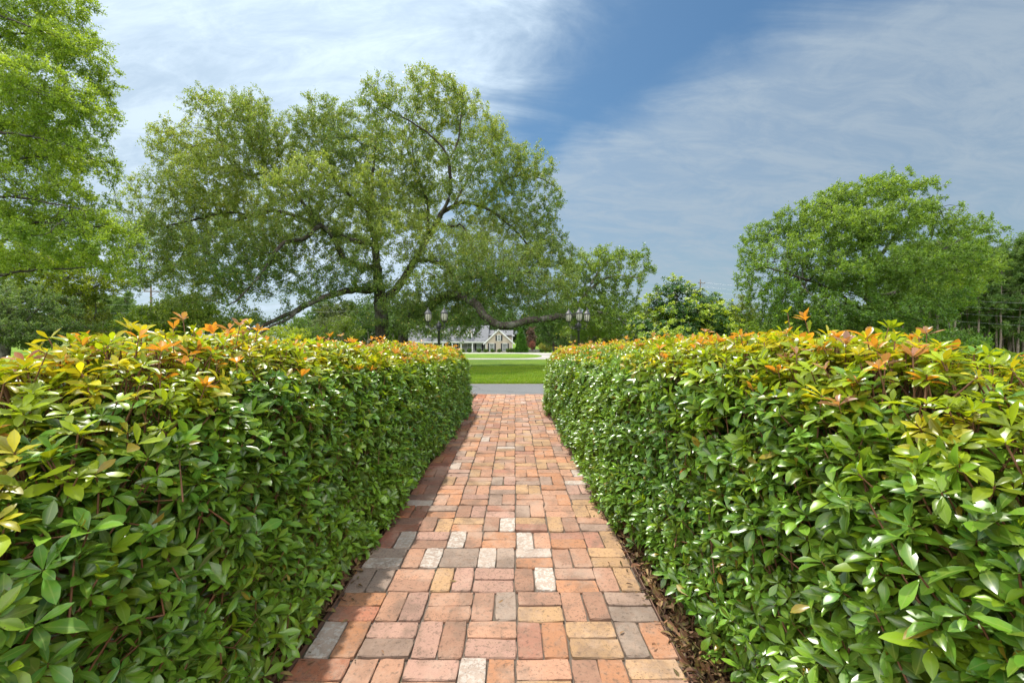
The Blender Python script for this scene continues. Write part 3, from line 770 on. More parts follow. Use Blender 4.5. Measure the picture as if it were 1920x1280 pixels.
make_hedge('hedge', 'long clipped evergreen hedge along the sunlit edge of the brick path, magnolia behind it', 1, lambda y: 0.775 - 0.044 * (np.asarray(y, float) - 1.7), lambda y: np.interp(y, yk, [1.04, 1.11, 1.225, 1.265, 1.24, 1.22, 1.15, 1.075]), -0.45, 7.0, 1.05, 202)

# ================================================================== TREES
def gbase(px, d):
    x = (px - 960) * d / F; return np.array([x, d, float(ground_z(x, d)) - 0.1])

# --- the great live oak -------------------------------------------------
TR = np.random.default_rng(5)
oak_pal = ((0.100, 0.182, 0.042), (0.275, 0.345, 0.080), (0.36, 0.34, 0.08), 0.06)
ob = gbase(716, 27)
def L_(pts, r0, r1): return ([P(*p) for p in pts], r0, r1)
trunk_pts = [tuple(ob)]
limbs = [([ob, P(716, 620, 27), P(713, 560, 27), P(709, 526, 27), P(703, 457, 27.2), P(694, 400, 27.5), P(699, 320, 27.8), P(706, 250, 28)], 0.313, 0.060),
         ([gbase(754, 26.4), P(756, 622, 26.4), P(760, 604, 26.4), P(772, 592, 26.4), P(800, 580, 25.4), P(830, 556, 24), P(866, 556, 22.6), P(890, 568, 21.8), P(908, 590, 21.4), P(932, 608, 21.2), P(960, 609, 21.2), P(990, 602, 21.4), P(1040, 594, 22), P(1080, 592, 23)], 0.340, 0.150),
         L_([(709, 540, 27), (690, 545, 26.5), (667, 543, 26), (626, 552, 25.2), (581, 568, 24.2), (553, 584, 23.6), (516, 600, 23), (480, 617, 22.4), (440, 630, 22)], 0.245, 0.072),
         L_([(562, 580, 23.8), (540, 598, 23.2), (510, 612, 22.6), (478, 630, 22)], 0.102, 0.042),
         L_([(704, 500, 27), (680, 500, 26.6), (646, 485, 26.2), (626, 445, 25.8), (600, 424, 25.4), (573, 446, 24.8), (529, 457, 24), (504, 494, 23.4), (480, 526, 22.8), (440, 566, 22)], 0.204, 0.042),
         L_([(703, 457, 27.2), (660, 450, 27.6), (610, 428, 28), (545, 402, 28.4), (500, 396, 28.6), (470, 404, 28.8), (435, 420, 29), (390, 434, 29.2), (358, 450, 29.4), (338, 485, 29.4), (313, 510, 29.4), (277, 530, 29.4)], 0.177, 0.036),
         L_([(470, 404, 28.8), (430, 398, 28), (380, 408, 27.4), (330, 420, 27), (280, 425, 26.6), (245, 440, 26.4)], 0.075, 0.030),
         L_([(626, 445, 25.8), (590, 410, 26.4), (560, 370, 27), (541, 347, 27.4), (504, 324, 27.6), (464, 327, 27.6), (430, 300, 27.4), (410, 250, 27), (420, 200, 26.6)], 0.136, 0.030),
         L_([(504, 324, 27.6), (490, 280, 28.4), (470, 230, 28.8), (460, 195, 29)], 0.068, 0.024),
         L_([(694, 400, 27.5), (660, 370, 28.5), (630, 340, 29.4), (610, 280, 30), (605, 220, 30.4)], 0.122, 0.030),
         L_([(712, 560, 27), (740, 545, 27.6), (778, 488, 28.4), (800, 440, 29), (802, 380, 29.4), (790, 350, 29.6), (772, 275, 30), (765, 220, 30)], 0.190, 0.036),
         L_([(770, 500, 28.2), (800, 450, 27), (828, 400, 26), (843, 364, 25.6), (840, 296, 25), (812, 258, 24.6), (780, 235, 24.2), (720, 200, 24)], 0.150, 0.030),
         L_([(842, 300, 25), (858, 265, 25.2), (865, 215, 25.4), (868, 180, 25.4)], 0.075, 0.024),
         L_([(775, 490, 28), (800, 488, 26.6), (835, 498, 25.4), (855, 522, 24.4), (890, 521, 23.4), (940, 515, 22.6), (990, 510, 22)], 0.163, 0.036),
         L_([(815, 420, 27), (850, 425, 26.6), (867, 422, 26.2), (885, 465, 25.6), (895, 500, 25)], 0.095, 0.030),
         L_([(828, 400, 26), (870, 380, 26.8), (924, 397, 27.2), (977, 445, 27.4), (1005, 485, 27.4), (1032, 500, 27.4), (1070, 490, 27.4)], 0.116, 0.030),
         L_([(900, 388, 27), (930, 350, 27.8), (970, 330, 28.2), (1015, 335, 28.4), (1050, 360, 28.4)], 0.075, 0.024),
         L_([(850, 390, 26.4), (880, 330, 28), (910, 280, 29), (935, 250, 29.4)], 0.082, 0.024)]
bl = [(430, 235, 75, 55, 0), (400, 190, 30, 28, 0, .8), (340, 285, 55, 60, 1), (315, 255, 30, 30, 1, .8), (330, 370, 70, 45, 1, .8), (262, 395, 45, 50, 0), (245, 460, 40, 50, 0, .8), (310, 475, 55, 40, 1, .7), (400, 335, 65, 60, -1, .8), (480, 270, 65, 65, 0),
      (470, 205, 45, 35, 1), (545, 290, 60, 55, 1), (610, 240, 50, 58, 2), (640, 215, 35, 35, 2), (650, 300, 60, 60, 1), (735, 215, 60, 60, -2), (700, 180, 28, 30, -2), (815, 195, 65, 55, -1), (800, 160, 40, 28, -1), (870, 215, 50, 50, 0), (915, 255, 48, 45, 2), (950, 315, 60, 50, 1), (1000, 320, 45, 42, 1), (1015, 395, 45, 38, 0), (955, 405, 60, 55, 1, .7), (1035, 455, 45, 26, 0, .8),
      (880, 340, 70, 60, -1, .7), (790, 310, 75, 70, 2, .7), (700, 370, 60, 60, -1, .7), (610, 380, 55, 50, 2, .7), (540, 430, 70, 40, -1, .6), (430, 460, 70, 40, -2, .6), (455, 525, 60, 40, -3, .8), (370, 560, 60, 30, -3, .9), (560, 500, 45, 30, -2, .5), (640, 490, 50, 45, -1, .8), (655, 565, 38, 26, -1.5, .35),
      (740, 450, 60, 60, -2, .9), (745, 555, 45, 45, -2, 1.1), (690, 500, 40, 50, -2, .9), (830, 470, 60, 50, -2, .9), (905, 480, 60, 40, -3, .8), (975, 500, 60, 40, -3, .9), (850, 548, 70, 34, -2.5, 1.1), (935, 555, 70, 32, -2.5, 1.1), (1010, 555, 55, 45, -2, 1.1), (1050, 535, 40, 40, -2, 1), (780, 592, 30, 20, -2.5, .8), (845, 605, 55, 22, -3, .8), (1040, 600, 40, 26, -2, .9), (640, 420, 60, 40, 3, .6), (760, 380, 70, 60, 4, .6),
      (880, 525, 90, 45, -3.5, 1.1), (960, 535, 75, 42, -3.5, 1.1), (1000, 480, 60, 40, -1, 1), (790, 535, 55, 40, -3, 1.1), (905, 430, 60, 50, 1, .8), (340, 450, 70, 45, 0, .8), (410, 510, 70, 38, -2, .9), (490, 450, 60, 45, 1, .8), (350, 585, 50, 20, -3, .7), (590, 330, 50, 50, -3, .7), (720, 290, 60, 60, 3, .7), (480, 360, 70, 45, 3, .7), (900, 590, 50, 20, -3.5, .8), (1060, 490, 35, 30, -1, .9), (690, 600, 25, 22, -2, .6), (470, 590, 40, 20, -3.5, .7), (800, 612, 50, 24, -3, 1), (865, 618, 40, 20, -3.5, .9), (765, 612, 30, 24, -2.5, 1), (260, 520, 45, 35, 1, .9), (300, 430, 50, 40, 2, 1), (420, 400, 70, 40, 3, .8), (560, 560, 40, 20, -3, .4), (530, 350, 50, 45, -3, .8), (1000, 440, 50, 40, 0, .9), (565, 235, 35, 32, 1, 1), (560, 525, 70, 40, -1, .7), (500, 480, 60, 50, -1, .8), (625, 515, 45, 35, -1, .8), (360, 520, 50, 35, -1, .9), (850, 628, 50, 18, -4, .8), (800, 628, 30, 16, -4, .8), (590, 470, 50, 40, 1, .8), (690, 440, 45, 45, 3, .8)]
blobs = pxblobs(bl, 26.5, 1.15)
def oak_drop(X):
    # the sky window under the long low limb stays open
    px = 960 + X[:, 0] * F / X[:, 1]; g = vnoise(X, 0.55, 77)
    return np.where(g > 0.38, 0.5, 0.05)
make_tree('oak_tree', 'sprawling old live oak whose heavy limbs sweep to the ground in front of the house', 'tree', ob, limbs, blobs, TR, 8.5, 0.30, 0.36, 60, 0.23, 0.100, 0.50, oak_pal, 3, 'oak_leaf', 'oak_bark', tip=0.0075, e=2.45,
          infl=8, iters=70, thin=0.034, drop=oak_drop, ivy=64, zmin=0.55, cl=0.35, topmix=lambda p: np.clip((p[:, 2] - 6) * 0.025, -0.15, 0.2))

# --- tall feathery oak at the near side, trunk outside the picture ---------
nb_ = np.array([-21.5, 15.5, -0.1])
def V3(*a): return np.array(a, float)
limbs = [([nb_, V3(-21.4, 15.5, 3), V3(-21.2, 15.6, 7), V3(-21.0, 15.4, 11), V3(-20.8, 15.2, 15), V3(-20.6, 15, 18)], 0.42, 0.10)]
for h0, (px, py, d), mid in ((3.0, (205, 500, 15), 0.3), (4.0, (235, 430, 14.5), 0.9), (5.2, (160, 395, 13), 0.9), (6.2, (215, 305, 15.5), 1.0), (7.5, (150, 280, 13), 1.0), (8.6, (205, 180, 15.5), 1.2), (9.6, (120, 190, 12.6), 1.2), (11, (180, 80, 15.5), 1.0), (12, (80, 60, 13), 1.0), (13.5, (110, -20, 16), .8), (15, (20, -60, 14.5), .8), (7, (40, 330, 17.5), 1.0), (10, (60, 130, 18), 1.0), (4.6, (60, 440, 17.5), 0.8)):
    a = V3(-21.3, 15.5, h0); e_ = P(px, py, d); m_ = a * 0.5 + e_ * 0.5 + V3(0, 0, mid)
    limbs.append(([a, a * 0.75 + e_ * 0.25 + V3(0, 0, mid * 0.8), m_, e_], 0.08, 0.012))
bl = [(60, 40, 80, 60, 0), (120, 95, 60, 45, -1), (165, 85, 35, 30, 0, .8), (180, 150, 42, 40, 0), (200, 125, 25, 20, 0, .7), (165, 215, 52, 30, 0), (200, 225, 25, 22, 0, .7), (70, 180, 100, 55, -2), (60, 260, 100, 50, 1), (140, 300, 70, 28, 0), (185, 315, 22, 20, 0, .6), (50, 340, 90, 45, -1), (150, 372, 75, 24, 0), (200, 395, 40, 22, 0, .8), (80, 415, 100, 30, 1), (215, 430, 60, 26, 0), (130, 455, 90, 28, -1, .8), (215, 485, 60, 30, 0, .9), (60, 490, 70, 30, 0, .6), (240, 520, 35, 22, 0, .5),
      (-60, 80, 80, 90, 0, .6), (-70, 250, 80, 90, 0, .6), (-70, 400, 80, 60, 0, .6), (30, -60, 110, 50, 0, .7), (150, 20, 30, 26, 0, .5)]
blobs = pxblobs(bl, 15, 1.2)
near_pal = ((0.100, 0.195, 0.028), (0.30, 0.41, 0.052))
make_tree('oak_tree', 'tall feathery oak cut by the picture edge, its layered sprays reaching over the shaded hedge', 'tree', nb_, limbs, blobs, np.random.default_rng(8), 22, 0.20, 0.24, 74, 0.16, 0.076, 0.42, near_pal, 14, 'oak_leaf', 'oak_bark', tip=0.005, e=2.3,
          infl=7, iters=60, thin=0.020, cl=0.5, wob=0.3, drop=lambda X: np.where(vnoise(X, 0.8, 91) > 0.42, 0.6, 0.05), topmix=lambda p: np.clip((p[:, 2] - 5) * 0.03, -0.2, 0.3))

# --- broad green tree on the other side --------------------------------------
rb_ = gbase(1640, 31)
limbs = [([rb_, P(1640, 630, 31), P(1638, 590, 31), P(1632, 540, 31), P(1625, 480, 31), P(1615, 420, 31), P(1610, 370, 31)], 0.36, 0.08)]
for a, pts in (((1638, 590, 31), [(1690, 540, 30), (1750, 480, 29), (1800, 450, 29)]), ((1638, 600, 31), [(1570, 550, 29.5), (1500, 520, 28), (1430, 500, 28)]), ((1632, 540, 31), [(1560, 480, 31), (1500, 440, 32), (1450, 430, 32)]), ((1628, 510, 31), [(1680, 440, 31), (1720, 400, 31), (1745, 385, 31)]),
               ((1634, 560, 31), [(1720, 540, 33), (1800, 530, 34), (1840, 500, 34)]), ((1634, 570, 31), [(1600, 545, 29.5), (1560, 550, 28.5)]), ((1636, 580, 31), [(1680, 560, 29.5), (1720, 565, 28.5)]), ((1622, 460, 31), [(1580, 410, 30), (1550, 380, 29)]), ((1620, 440, 31), [(1660, 390, 31), (1690, 360, 31)])):
    limbs.append(L_([a] + pts, 0.17, 0.03))
bl = [(1600, 372, 70, 28, 0), (1645, 352, 50, 20, 0), (1700, 358, 45, 18, 0), (1745, 372, 30, 16, 0, .8), (1555, 385, 45, 30, 0), (1505, 415, 55, 38, 0), (1435, 440, 42, 26, 1), (1408, 480, 30, 35, 0, .8), (1415, 530, 38, 35, -1, .6), (1480, 480, 60, 42, -2), (1565, 440, 75, 45, -2), (1655, 425, 75, 45, -2), (1735, 405, 55, 28, 0), (1795, 430, 55, 24, 0), (1840, 450, 32, 24, 0), (1820, 500, 42, 35, 1), (1750, 490, 70, 38, -2), (1650, 510, 85, 42, -3), (1550, 520, 80, 42, -3), (1460, 560, 55, 35, -3), (1530, 590, 75, 34, -4), (1630, 590, 85, 34, -4), (1720, 570, 70, 38, -3), (1785, 550, 40, 34, -1), (1835, 530, 28, 22, 1, .7),
      (1600, 640, 160, 22, -3.5, .8), (1690, 630, 60, 24, -2, .8), (1480, 625, 60, 24, -3, .8)]
blobs = pxblobs(bl, 31, 1.2)
make_tree('shade_tree', 'broad dense mid-green shade tree with a rounded lopsided crown, by the pine wood', 'tree', rb_, limbs, blobs, np.random.default_rng(9), 6.5, 0.32, 0.40, 60, 0.22, 0.125, 0.50, ((0.085, 0.180, 0.030), (0.240, 0.345, 0.056)), 21, 'oak_leaf', 'oak_bark', tip=0.010, infl=8, iters=60, thin=0.036, cl=0.45,
          drop=lambda X: np.where(vnoise(X, 0.8, 17) > 0.42, 0.75, 0.04), zmin=-0.4, topmix=lambda p: np.clip((p[:, 2] - 7) * 0.04, -0.15, 0.25))

# --- leaning oak behind the second lamp ---------------------------------------
lb = gbase(1074, 33)
limbs = [([lb, P(1076, 615, 33), P(1082, 578, 33), P(1092, 562, 33), P(1103, 546, 33), P(1112, 526, 33), P(1122, 508, 33)], 0.24, 0.06),
         L_([(1103, 546, 33), (1122, 530, 32.6), (1140, 520, 32.4), (1166, 516, 32), (1200, 522, 32)], 0.12, 0.03), L_([(1110, 530, 33), (1130, 500, 33.4), (1160, 480, 33.6), (1195, 476, 33.6)], 0.10, 0.03),
         L_([(1086, 572, 33), (1060, 540, 33), (1040, 520, 33)], 0.10, 0.03), L_([(1080, 590, 33), (1110, 585, 32), (1150, 590, 31), (1170, 605, 30.5)], 0.12, 0.04)]
bl = [(1130, 480, 42, 16, 0), (1200, 478, 24, 16, 0), (1165, 490, 40, 20, 0, .7), (1100, 500, 45, 28, 0), (1210, 505, 22, 18, 0, .6), (1160, 530, 50, 20, 0, .5), (1075, 545, 40, 32, 0), (1110, 575, 45, 28, -1), (1150, 565, 40, 26, 0), (1140, 608, 60, 30, -2), (1185, 590, 28, 30, -1), (1090, 615, 40, 26, -1)]
make_tree('oak_tree', 'smaller leaning oak with an airy top, behind the lamp with three lanterns in a row', 'tree', lb, limbs, pxblobs(bl, 33, 1.3), np.random.default_rng(10), 8, 0.28, 0.36, 54, 0.20, 0.115, 0.5, ((0.105, 0.195, 0.034), (0.28, 0.37, 0.065)), 31, 'oak_leaf', 'gray_bark', tip=0.012, infl=8, iters=50, thin=0.034, zmin=-0.3)

# --- magnolia: dark leathery whorls with pale new tips --------------------------
mb_ = gbase(1275, 22)
root = thing('magnolia_tree', 'rounded magnolia with dark leathery leaves and pale yellow-green new tips', 'tree', mb_)
mr = np.random.default_rng(12)
bl = [(1262, 545, 38, 28, 0), (1235, 575, 32, 28, 0), (1325, 565, 26, 22, 0), (1300, 548, 20, 14, 0), (1355, 585, 26, 24, 0), (1290, 588, 65, 34, -.6), (1205, 612, 34, 24, 0), (1250, 628, 65, 26, -.8), (1330, 622, 58, 30, -.4), (1190, 645, 20, 20, 0), (1378, 625, 24, 30, 0, .8), (1285, 665, 100, 30, 0)]
bb = pxblobs(bl, 22, 1.25)
limbs = [([mb_, P(1275, 640, 22), P(1273, 600, 22), P(1268, 550, 22)], 0.16, 0.04)]
for c_, s_, w_ in bb: limbs.append(([P(1275, min(645, HZ + 20), 22), (np.array(c_) + P(1275, 620, 22)) / 2 + [0, 0, -.1], np.array(c_)], 0.06, 0.02))
X, par, rmin, nl = grow(limbs, blob_points(bb, 30, mr), 0.18, 0.22, 4, 50, mr, 0.2)
rad, main = radii(X, par, rmin, 0.008, 2.3); skeleton_mesh(X, par, rad, main, 'trunk', M['gray_bark'], root, mb_)
sel = np.nonzero((rad < 0.022) & (par >= 0))[0]; sel = np.repeat(sel, 2)
c0 = X[sel] + mr.normal(0, 0.10, (len(sel), 3)); ctr = P(1280, 620, 22.3); out = norm(c0 - ctr)
ax = norm(out * 0.6 + [0, 0, 0.75] + mr.normal(0, 0.25, c0.shape))
# outermost whorls carry the new growth
inside = np.zeros(len(c0))
for c_, s_, w_ in bb: inside = np.maximum(inside, 1 - np.linalg.norm((c0 - c_) / np.array(s_), axis=1))
newp = (inside < 0.45) & (mr.uniform(size=len(c0)) < 0.75) & (out[:, 2] > -0.25) & (vnoise(c0, 2.2, 8) > -0.25)
def mag(sel_, wr, name, c_a, c_b, L0, L1, sp0, sp1):
    lv = Leaves(); k = sel_
    idx, pos, d, n, Ls, Ws = rosettes(c0[k], ax[k], mr.integers(6, 11, k.sum()), mr.uniform(L0, L1, k.sum()), wr, mr.uniform(sp0, sp1, k.sum()), mr)
    g = mr.uniform(size=(k.sum(), 1))[idx]; c = (np.array(c_a) * (1 - g) + np.array(c_b) * g) * mr.uniform(0.75, 1.25, (len(idx), 1))
    lv.add(pos, d, n, Ls, Ws, mr.uniform(0.0, 0.35, len(idx)), mr.uniform(0.05, 0.3, len(idx)), c, 1); lv.build(name, M['mag_leaf'], root, mb_); print(name, lv.n)
mag(~newp, 0.36, 'crown', (0.026, 0.085, 0.014), (0.065, 0.145, 0.022), 0.19, 0.26, 1.1, 1.9)
mag(newp, 0.34, 'new_growth', (0.20, 0.32, 0.018), (0.36, 0.43, 0.03), 0.17, 0.24, 0.7, 1.25)

# --- smaller trees and bushes round the lawns -----------------------------------
def bushy(name, label, cat, px, d, blobs, pal, seed, dens=1.2, step=0.4, kill=0.6, per=50, sig=0.24, Lm=0.14, leaf='far_leaf', bark='gray_bark', group=None, trunk=0.16, infl=10, thin=0.04, zmin=None, squash=1.2, fork=None, ground=None, cl=0.5, up=0.6):
    r = np.random.default_rng(seed); base = gbase(px, d) if ground is None else np.array(ground, float)
    bb = pxblobs(blobs, d, squash) if blobs and len(blobs[0]) > 3 else blobs
    cs = np.array([b[0] for b in bb]); top = cs[:, 2].max(); cen = cs.mean(0)
    tr_top = np.array([base[0] * 0.5 + cen[0] * 0.5, base[1], base[2] + (top - base[2]) * 0.85])
    fk = np.array([base[0], base[1], base[2] + (cen[2] - base[2]) * (0.45 if fork is None else fork)])
    limbs = [([base, fk, tr_top], trunk, trunk * 0.25)]
    for c_, s_, w_ in bb: limbs.append(([fk, (fk + c_) / 2 + r.normal(0, trunk, 3), np.array(c_)], trunk * 0.4, trunk * .12))
    return make_tree(name, label, cat, base, limbs, bb, r, dens * 4, step * 0.8, kill * 0.72, per, sig, Lm, 0.52, pal, seed, leaf, bark, tip=0.014, infl=infl, iters=40, thin=thin, group=group, zmin=zmin, cl=cl, up=up)
lime = ((0.14, 0.24, 0.020), (0.36, 0.42, 0.030)); deep = ((0.030, 0.080, 0.018), (0.095, 0.165, 0.032)); mid = ((0.055, 0.125, 0.018), (0.155, 0.235, 0.030)); olive = ((0.060, 0.100, 0.024), (0.145, 0.185, 0.045))
bushy('young_oak', 'bright lime-green tree with a slanting branch, under the sprays of the tall feathery oak', 'tree', -10, 23, [(20, 490, 60, 35), (90, 470, 65, 35), (150, 505, 55, 35), (60, 530, 70, 30), (195, 530, 40, 30), (-60, 480, 60, 60), (120, 545, 60, 24)], lime, 41, per=60, Lm=0.10, sig=0.2, dens=1.6, step=0.3, kill=0.45)
bushy('evergreen_tree', 'dark bushy evergreen with a greyish bloom, low at the picture edge below the lime-green tree', 'tree', 10, 20, [(20, 575, 55, 35), (80, 570, 50, 30), (10, 625, 70, 35), (90, 620, 60, 35), (-60, 580, 60, 60), (50, 545, 40, 20)], ((0.100, 0.190, 0.060), (0.270, 0.350, 0.130)), 42, per=60, Lm=0.085, sig=0.17, dens=3.0, step=0.26, kill=0.38, zmin=-0.2)
bushy('evergreen_tree', 'olive-brown evergreen between the greyish evergreen and the far pines', 'tree', 150, 24, [(135, 575, 45, 32), (170, 600, 35, 30), (120, 620, 55, 30), (180, 560, 28, 24), (175, 635, 40, 20)], ((0.110, 0.170, 0.034), (0.27, 0.32, 0.06)), 43, per=60, Lm=0.10, sig=0.2, dens=2.0, step=0.3, kill=0.42, zmin=-0.2)
bushy('round_shrub', 'large rounded green shrub in front of the utility pole with one crossarm', 'shrub', 330, 30, [(290, 590, 40, 24), (345, 575, 50, 24), (320, 605, 80, 22), (390, 590, 35, 22), (265, 610, 25, 18), (250, 625, 20, 16), (400, 615, 40, 20)], ((0.080, 0.160, 0.020), (0.21, 0.29, 0.036)), 44, per=60, Lm=0.12, sig=0.2, dens=1.8, step=0.34, kill=0.5, zmin=-0.6)
for i, (px, lab, d, b_, pl) in enumerate([
    (530, 'low yellowish bush seen below the forked end of the long low limb', 46, [(520, 622, 35, 16), (555, 628, 30, 14), (490, 630, 25, 14)], lime),
    (600, 'hazy grey-green tree with a domed top, under the open sky window', 70, [(612, 606, 24, 14), (590, 615, 20, 12), (635, 612, 18, 12), (610, 625, 40, 14)], ((0.06, 0.10, 0.035), (0.13, 0.165, 0.06))),
    (640, 'light green tree beside the oak trunk, just over the hedge top', 48, [(650, 610, 20, 22), (630, 622, 26, 16), (665, 625, 20, 16)], ((0.07, 0.14, 0.014), (0.19, 0.25, 0.025))),
    (690, 'dark green tree directly behind the oak trunk', 52, [(690, 600, 25, 22), (675, 620, 25, 18), (715, 615, 20, 20)], deep),
    (575, 'mid-green tree behind the low yellowish bush', 60, [(560, 606, 24, 14), (540, 612, 22, 14), (575, 622, 30, 14)], mid),
    (735, 'round green bush between the two oak stems', 24.5, [(738, 625, 14, 12), (733, 634, 14, 10)], mid)]):
    bushy('bush' if 'bush' in lab else 'tree', lab, 'bush' if 'bush' in lab else 'tree', px, d, b_, pl, 50 + i, dens=1.6 * (30 / d) ** 1.5, step=0.4 * d / 40, kill=0.55 * d / 40, per=56, sig=0.22 * d / 36, Lm=0.12 * d / 36, zmin=float(ground_z(0, d)))
bushy('dark_tree', 'dark evergreen behind the house, over the roof ridge', 'tree', 830, 125, [(800, 592, 50, 20), (760, 600, 40, 20), (860, 596, 45, 18), (900, 602, 35, 16), (945, 600, 35, 18)], deep, 61, dens=.03, step=1.3, kill=2.0, per=56, sig=0.75, Lm=0.45, trunk=0.5, infl=30, thin=0.2)
bushy('dark_tree', 'dark tree beyond the purple-leaved tree, right of the house', 'tree', 1040, 62, [(1020, 600, 28, 26), (1045, 615, 25, 24), (1018, 630, 14, 18), (1050, 585, 25, 20), (1040, 640, 26, 16), (1062, 630, 20, 20), (1075, 600, 25, 25)], deep, 62, dens=.5, bark='oak_bark', step=0.6, kill=0.9, per=56, sig=0.36, Lm=0.22, trunk=0.3, infl=20, thin=0.1)
bushy('green_tree', 'leafy green tree low behind the leaning oak, over the hedge end', 'tree', 1110, 42, [(1080, 628, 30, 18), (1115, 615, 40, 24), (1160, 622, 40, 24), (1195, 615, 25, 22)], ((0.06, 0.12, 0.014), (0.16, 0.21, 0.022)), 63, dens=.8, step=0.45, kill=0.65, per=56, sig=0.28, Lm=0.16, trunk=0.2, infl=14, thin=0.06)
bushy('yellow_shrub', 'yellow-green leafy shrub between the magnolia and the broad shade tree', 'shrub', 1408, 17, [(1400, 622, 22, 16), (1425, 628, 18, 14), (1390, 640, 30, 14)], ((0.10, 0.18, 0.014), (0.26, 0.31, 0.024)), 64, dens=8, step=0.16, kill=0.24, per=50, sig=0.11, Lm=0.075, trunk=0.04, infl=4, thin=0.03)
bushy('light_tree', 'pale green tree glimpsed between the magnolia top and the broad shade tree', 'tree', 1392, 40, [(1392, 575, 22, 28), (1410, 600, 25, 24), (1375, 605, 20, 20)], ((0.08, 0.15, 0.02), (0.20, 0.25, 0.035)), 65, dens=.9, step=0.42, kill=0.6, per=56, sig=0.26, Lm=0.15, trunk=0.15, infl=14, thin=0.06)

# garden trees by the house
def cone_tree(px, d, top, bot, hw, pal, name, label, cat, seed, Lm):
    r = np.random.default_rng(seed); base = gbase(px, d); zt = P(px, top, d)[2]; zb = base[2] + 0.4; k = d / F
    blobs = []
    for f in np.linspace(0, 1, 9): blobs.append((np.array([base[0], d, zb + (zt - zb) * f]), (max(0.18, hw * k * (1 - f) ** 0.8 + .1), max(0.18, hw * k * (1 - f) ** 0.8 + .1), (zt - zb) / 9), 1.0))
    return bushy(name, label, cat, px, d, blobs, pal, seed, dens=6, step=0.25, kill=0.34, per=56, sig=0.14, Lm=Lm, trunk=0.12, infl=6, thin=0.06, ground=base)
cone_tree(977, 92, 611, 655, 13, ((0.045, 0.14, 0.012), (0.11, 0.24, 0.02)), 'conical_tree', 'bright green cone-shaped tree at the corner of the house', 'tree', 71, 0.2)
bushy('purple_tree', 'brownish purple-leaved tree behind the bright green cone', 'tree', 996, 98, [(995, 622, 9, 10), (998, 634, 9, 12), (990, 640, 6, 10)], ((0.10, 0.06, 0.05), (0.20, 0.13, 0.10)), 72, dens=2.0, step=0.4, kill=0.55, per=50, sig=0.25, Lm=0.2, trunk=0.15, infl=10, thin=0.08)
bushy('red_shrub', 'small pinkish red shrub below the purple-leaved tree', 'shrub', 998, 94, [(998, 645, 6, 6), (997, 650, 5, 4)], ((0.20, 0.06, 0.055), (0.34, 0.14, 0.12)), 73, dens=14, step=0.2, kill=0.28, per=44, sig=0.12, Lm=0.12, trunk=0.05, infl=5, thin=0.05)
bushy('yellow_shrub', 'yellowish loose shrub by the low stone wall', 'shrub', 1022, 88, [(1018, 650, 9, 6), (1027, 652, 8, 5)], ((0.14, 0.17, 0.02), (0.28, 0.27, 0.04)), 74, dens=10, step=0.22, kill=0.3, per=44, sig=0.14, Lm=0.13, trunk=0.05, infl=5, thin=0.05)
# clipped foundation shrubs: one model, copies
proto = bushy('foundation_shrub', 'round clipped green shrub in the row along the house front', 'shrub', 880, 95.5, [(np.array([0, 0, 0.50]) + gbase(880, 95.5) + [0, 0, .1], (0.62, 0.62, 0.46), 1.0)], ((0.045, 0.11, 0.012), (0.13, 0.21, 0.02)), 75, dens=60, step=0.14, kill=0.18, per=24, sig=0.07, Lm=0.10, trunk=0.03, infl=3, thin=0.05, ground=gbase(880, 95.5), group='clipped shrubs along the house front')
for px, s in ((868, .85), (898, 1.0), (911, .95), (923.5, .9), (936, .9), (953, 1.0), (958.5, 1.05), (963.5, 1.0), (968.5, .9), (1016, 1.0), (1023, .9), (1031, 1.0)):
    b_ = gbase(px, 95.5); copy_tree(proto, tuple(b_), px * 1.7, s)

# --- pines ----------------------------------------------------------------------
def pine_proto(seed, H, label, group):
    r = np.random.default_rng(seed); root = thing('pine_tree', label, 'tree', (0, 0, 0), group); o0 = np.zeros(3)
    hs = np.linspace(0, H, 14); wob_ = np.cumsum(r.normal(0, 0.05, (14, 2)), 0); pts = np.stack([wob_[:, 0], wob_[:, 1], hs], 1); pts[0, :2] = 0
    mb = MB(); mb.tube(pts, list(np.interp(hs, [0, H * .5, H], [0.15, 0.11, 0.03])), 8)
    # branches
    lv = Leaves(); nbr = 46
    for k in range(nbr):
        f = 0.38 + 0.62 * (k / nbr) ** 0.85 if k > 4 else r.uniform(0.2, 0.45)
        z = H * f; a = r.uniform(0, 6.28); ln = (H * 0.17 * (1.15 - ((f - 0.5) / 0.55)) + 0.5) * r.uniform(0.6, 1.1) if k > 4 else r.uniform(0.6, 1.2)
        c0 = np.array([np.interp(z, hs, pts[:, 0]), np.interp(z, hs, pts[:, 1]), z]); dr = np.array([math.cos(a), math.sin(a), 0.35 if f > .6 else 0.1]); e_ = c0 + dr * ln
        mb.tube([c0, (c0 + e_) / 2 + [0, 0, -0.08 * ln], e_], [0.04, 0.028, 0.012], 5)
        if k <= 4 and r.uniform() < .6: continue
        # needle tufts along the outer half
        for q_ in range(8):
            m_ = c0 + (e_ - c0) * r.uniform(0.45, 1.05) + r.normal(0, 0.26, 3); N = 34
            d = norm(r.normal(size=(N, 3)) + [0, 0, 0.5] + 0.4 * dr); n = norm(r.normal(size=(N, 3))); n = norm(n - (n * d).sum(1, keepdims=True) * d)
            g = r.uniform(); c = (np.array((0.075, 0.150, 0.040)) * (1 - g) + np.array((0.20, 0.30, 0.085)) * g) * r.uniform(0.8, 1.2, (N, 1)); L = r.uniform(0.28, 0.56, N)
            lv.add(np.repeat(m_[None], N, 0) + r.normal(0, 0.1, (N, 3)), d, n, L, L * 0.20, r.uniform(-.1, .3, N), np.zeros(N), c, 0)
    mb.build('trunk', M['pine_bark'], root, o0, True); lv.build('crown', M['far_leaf'], root, o0)
    return root
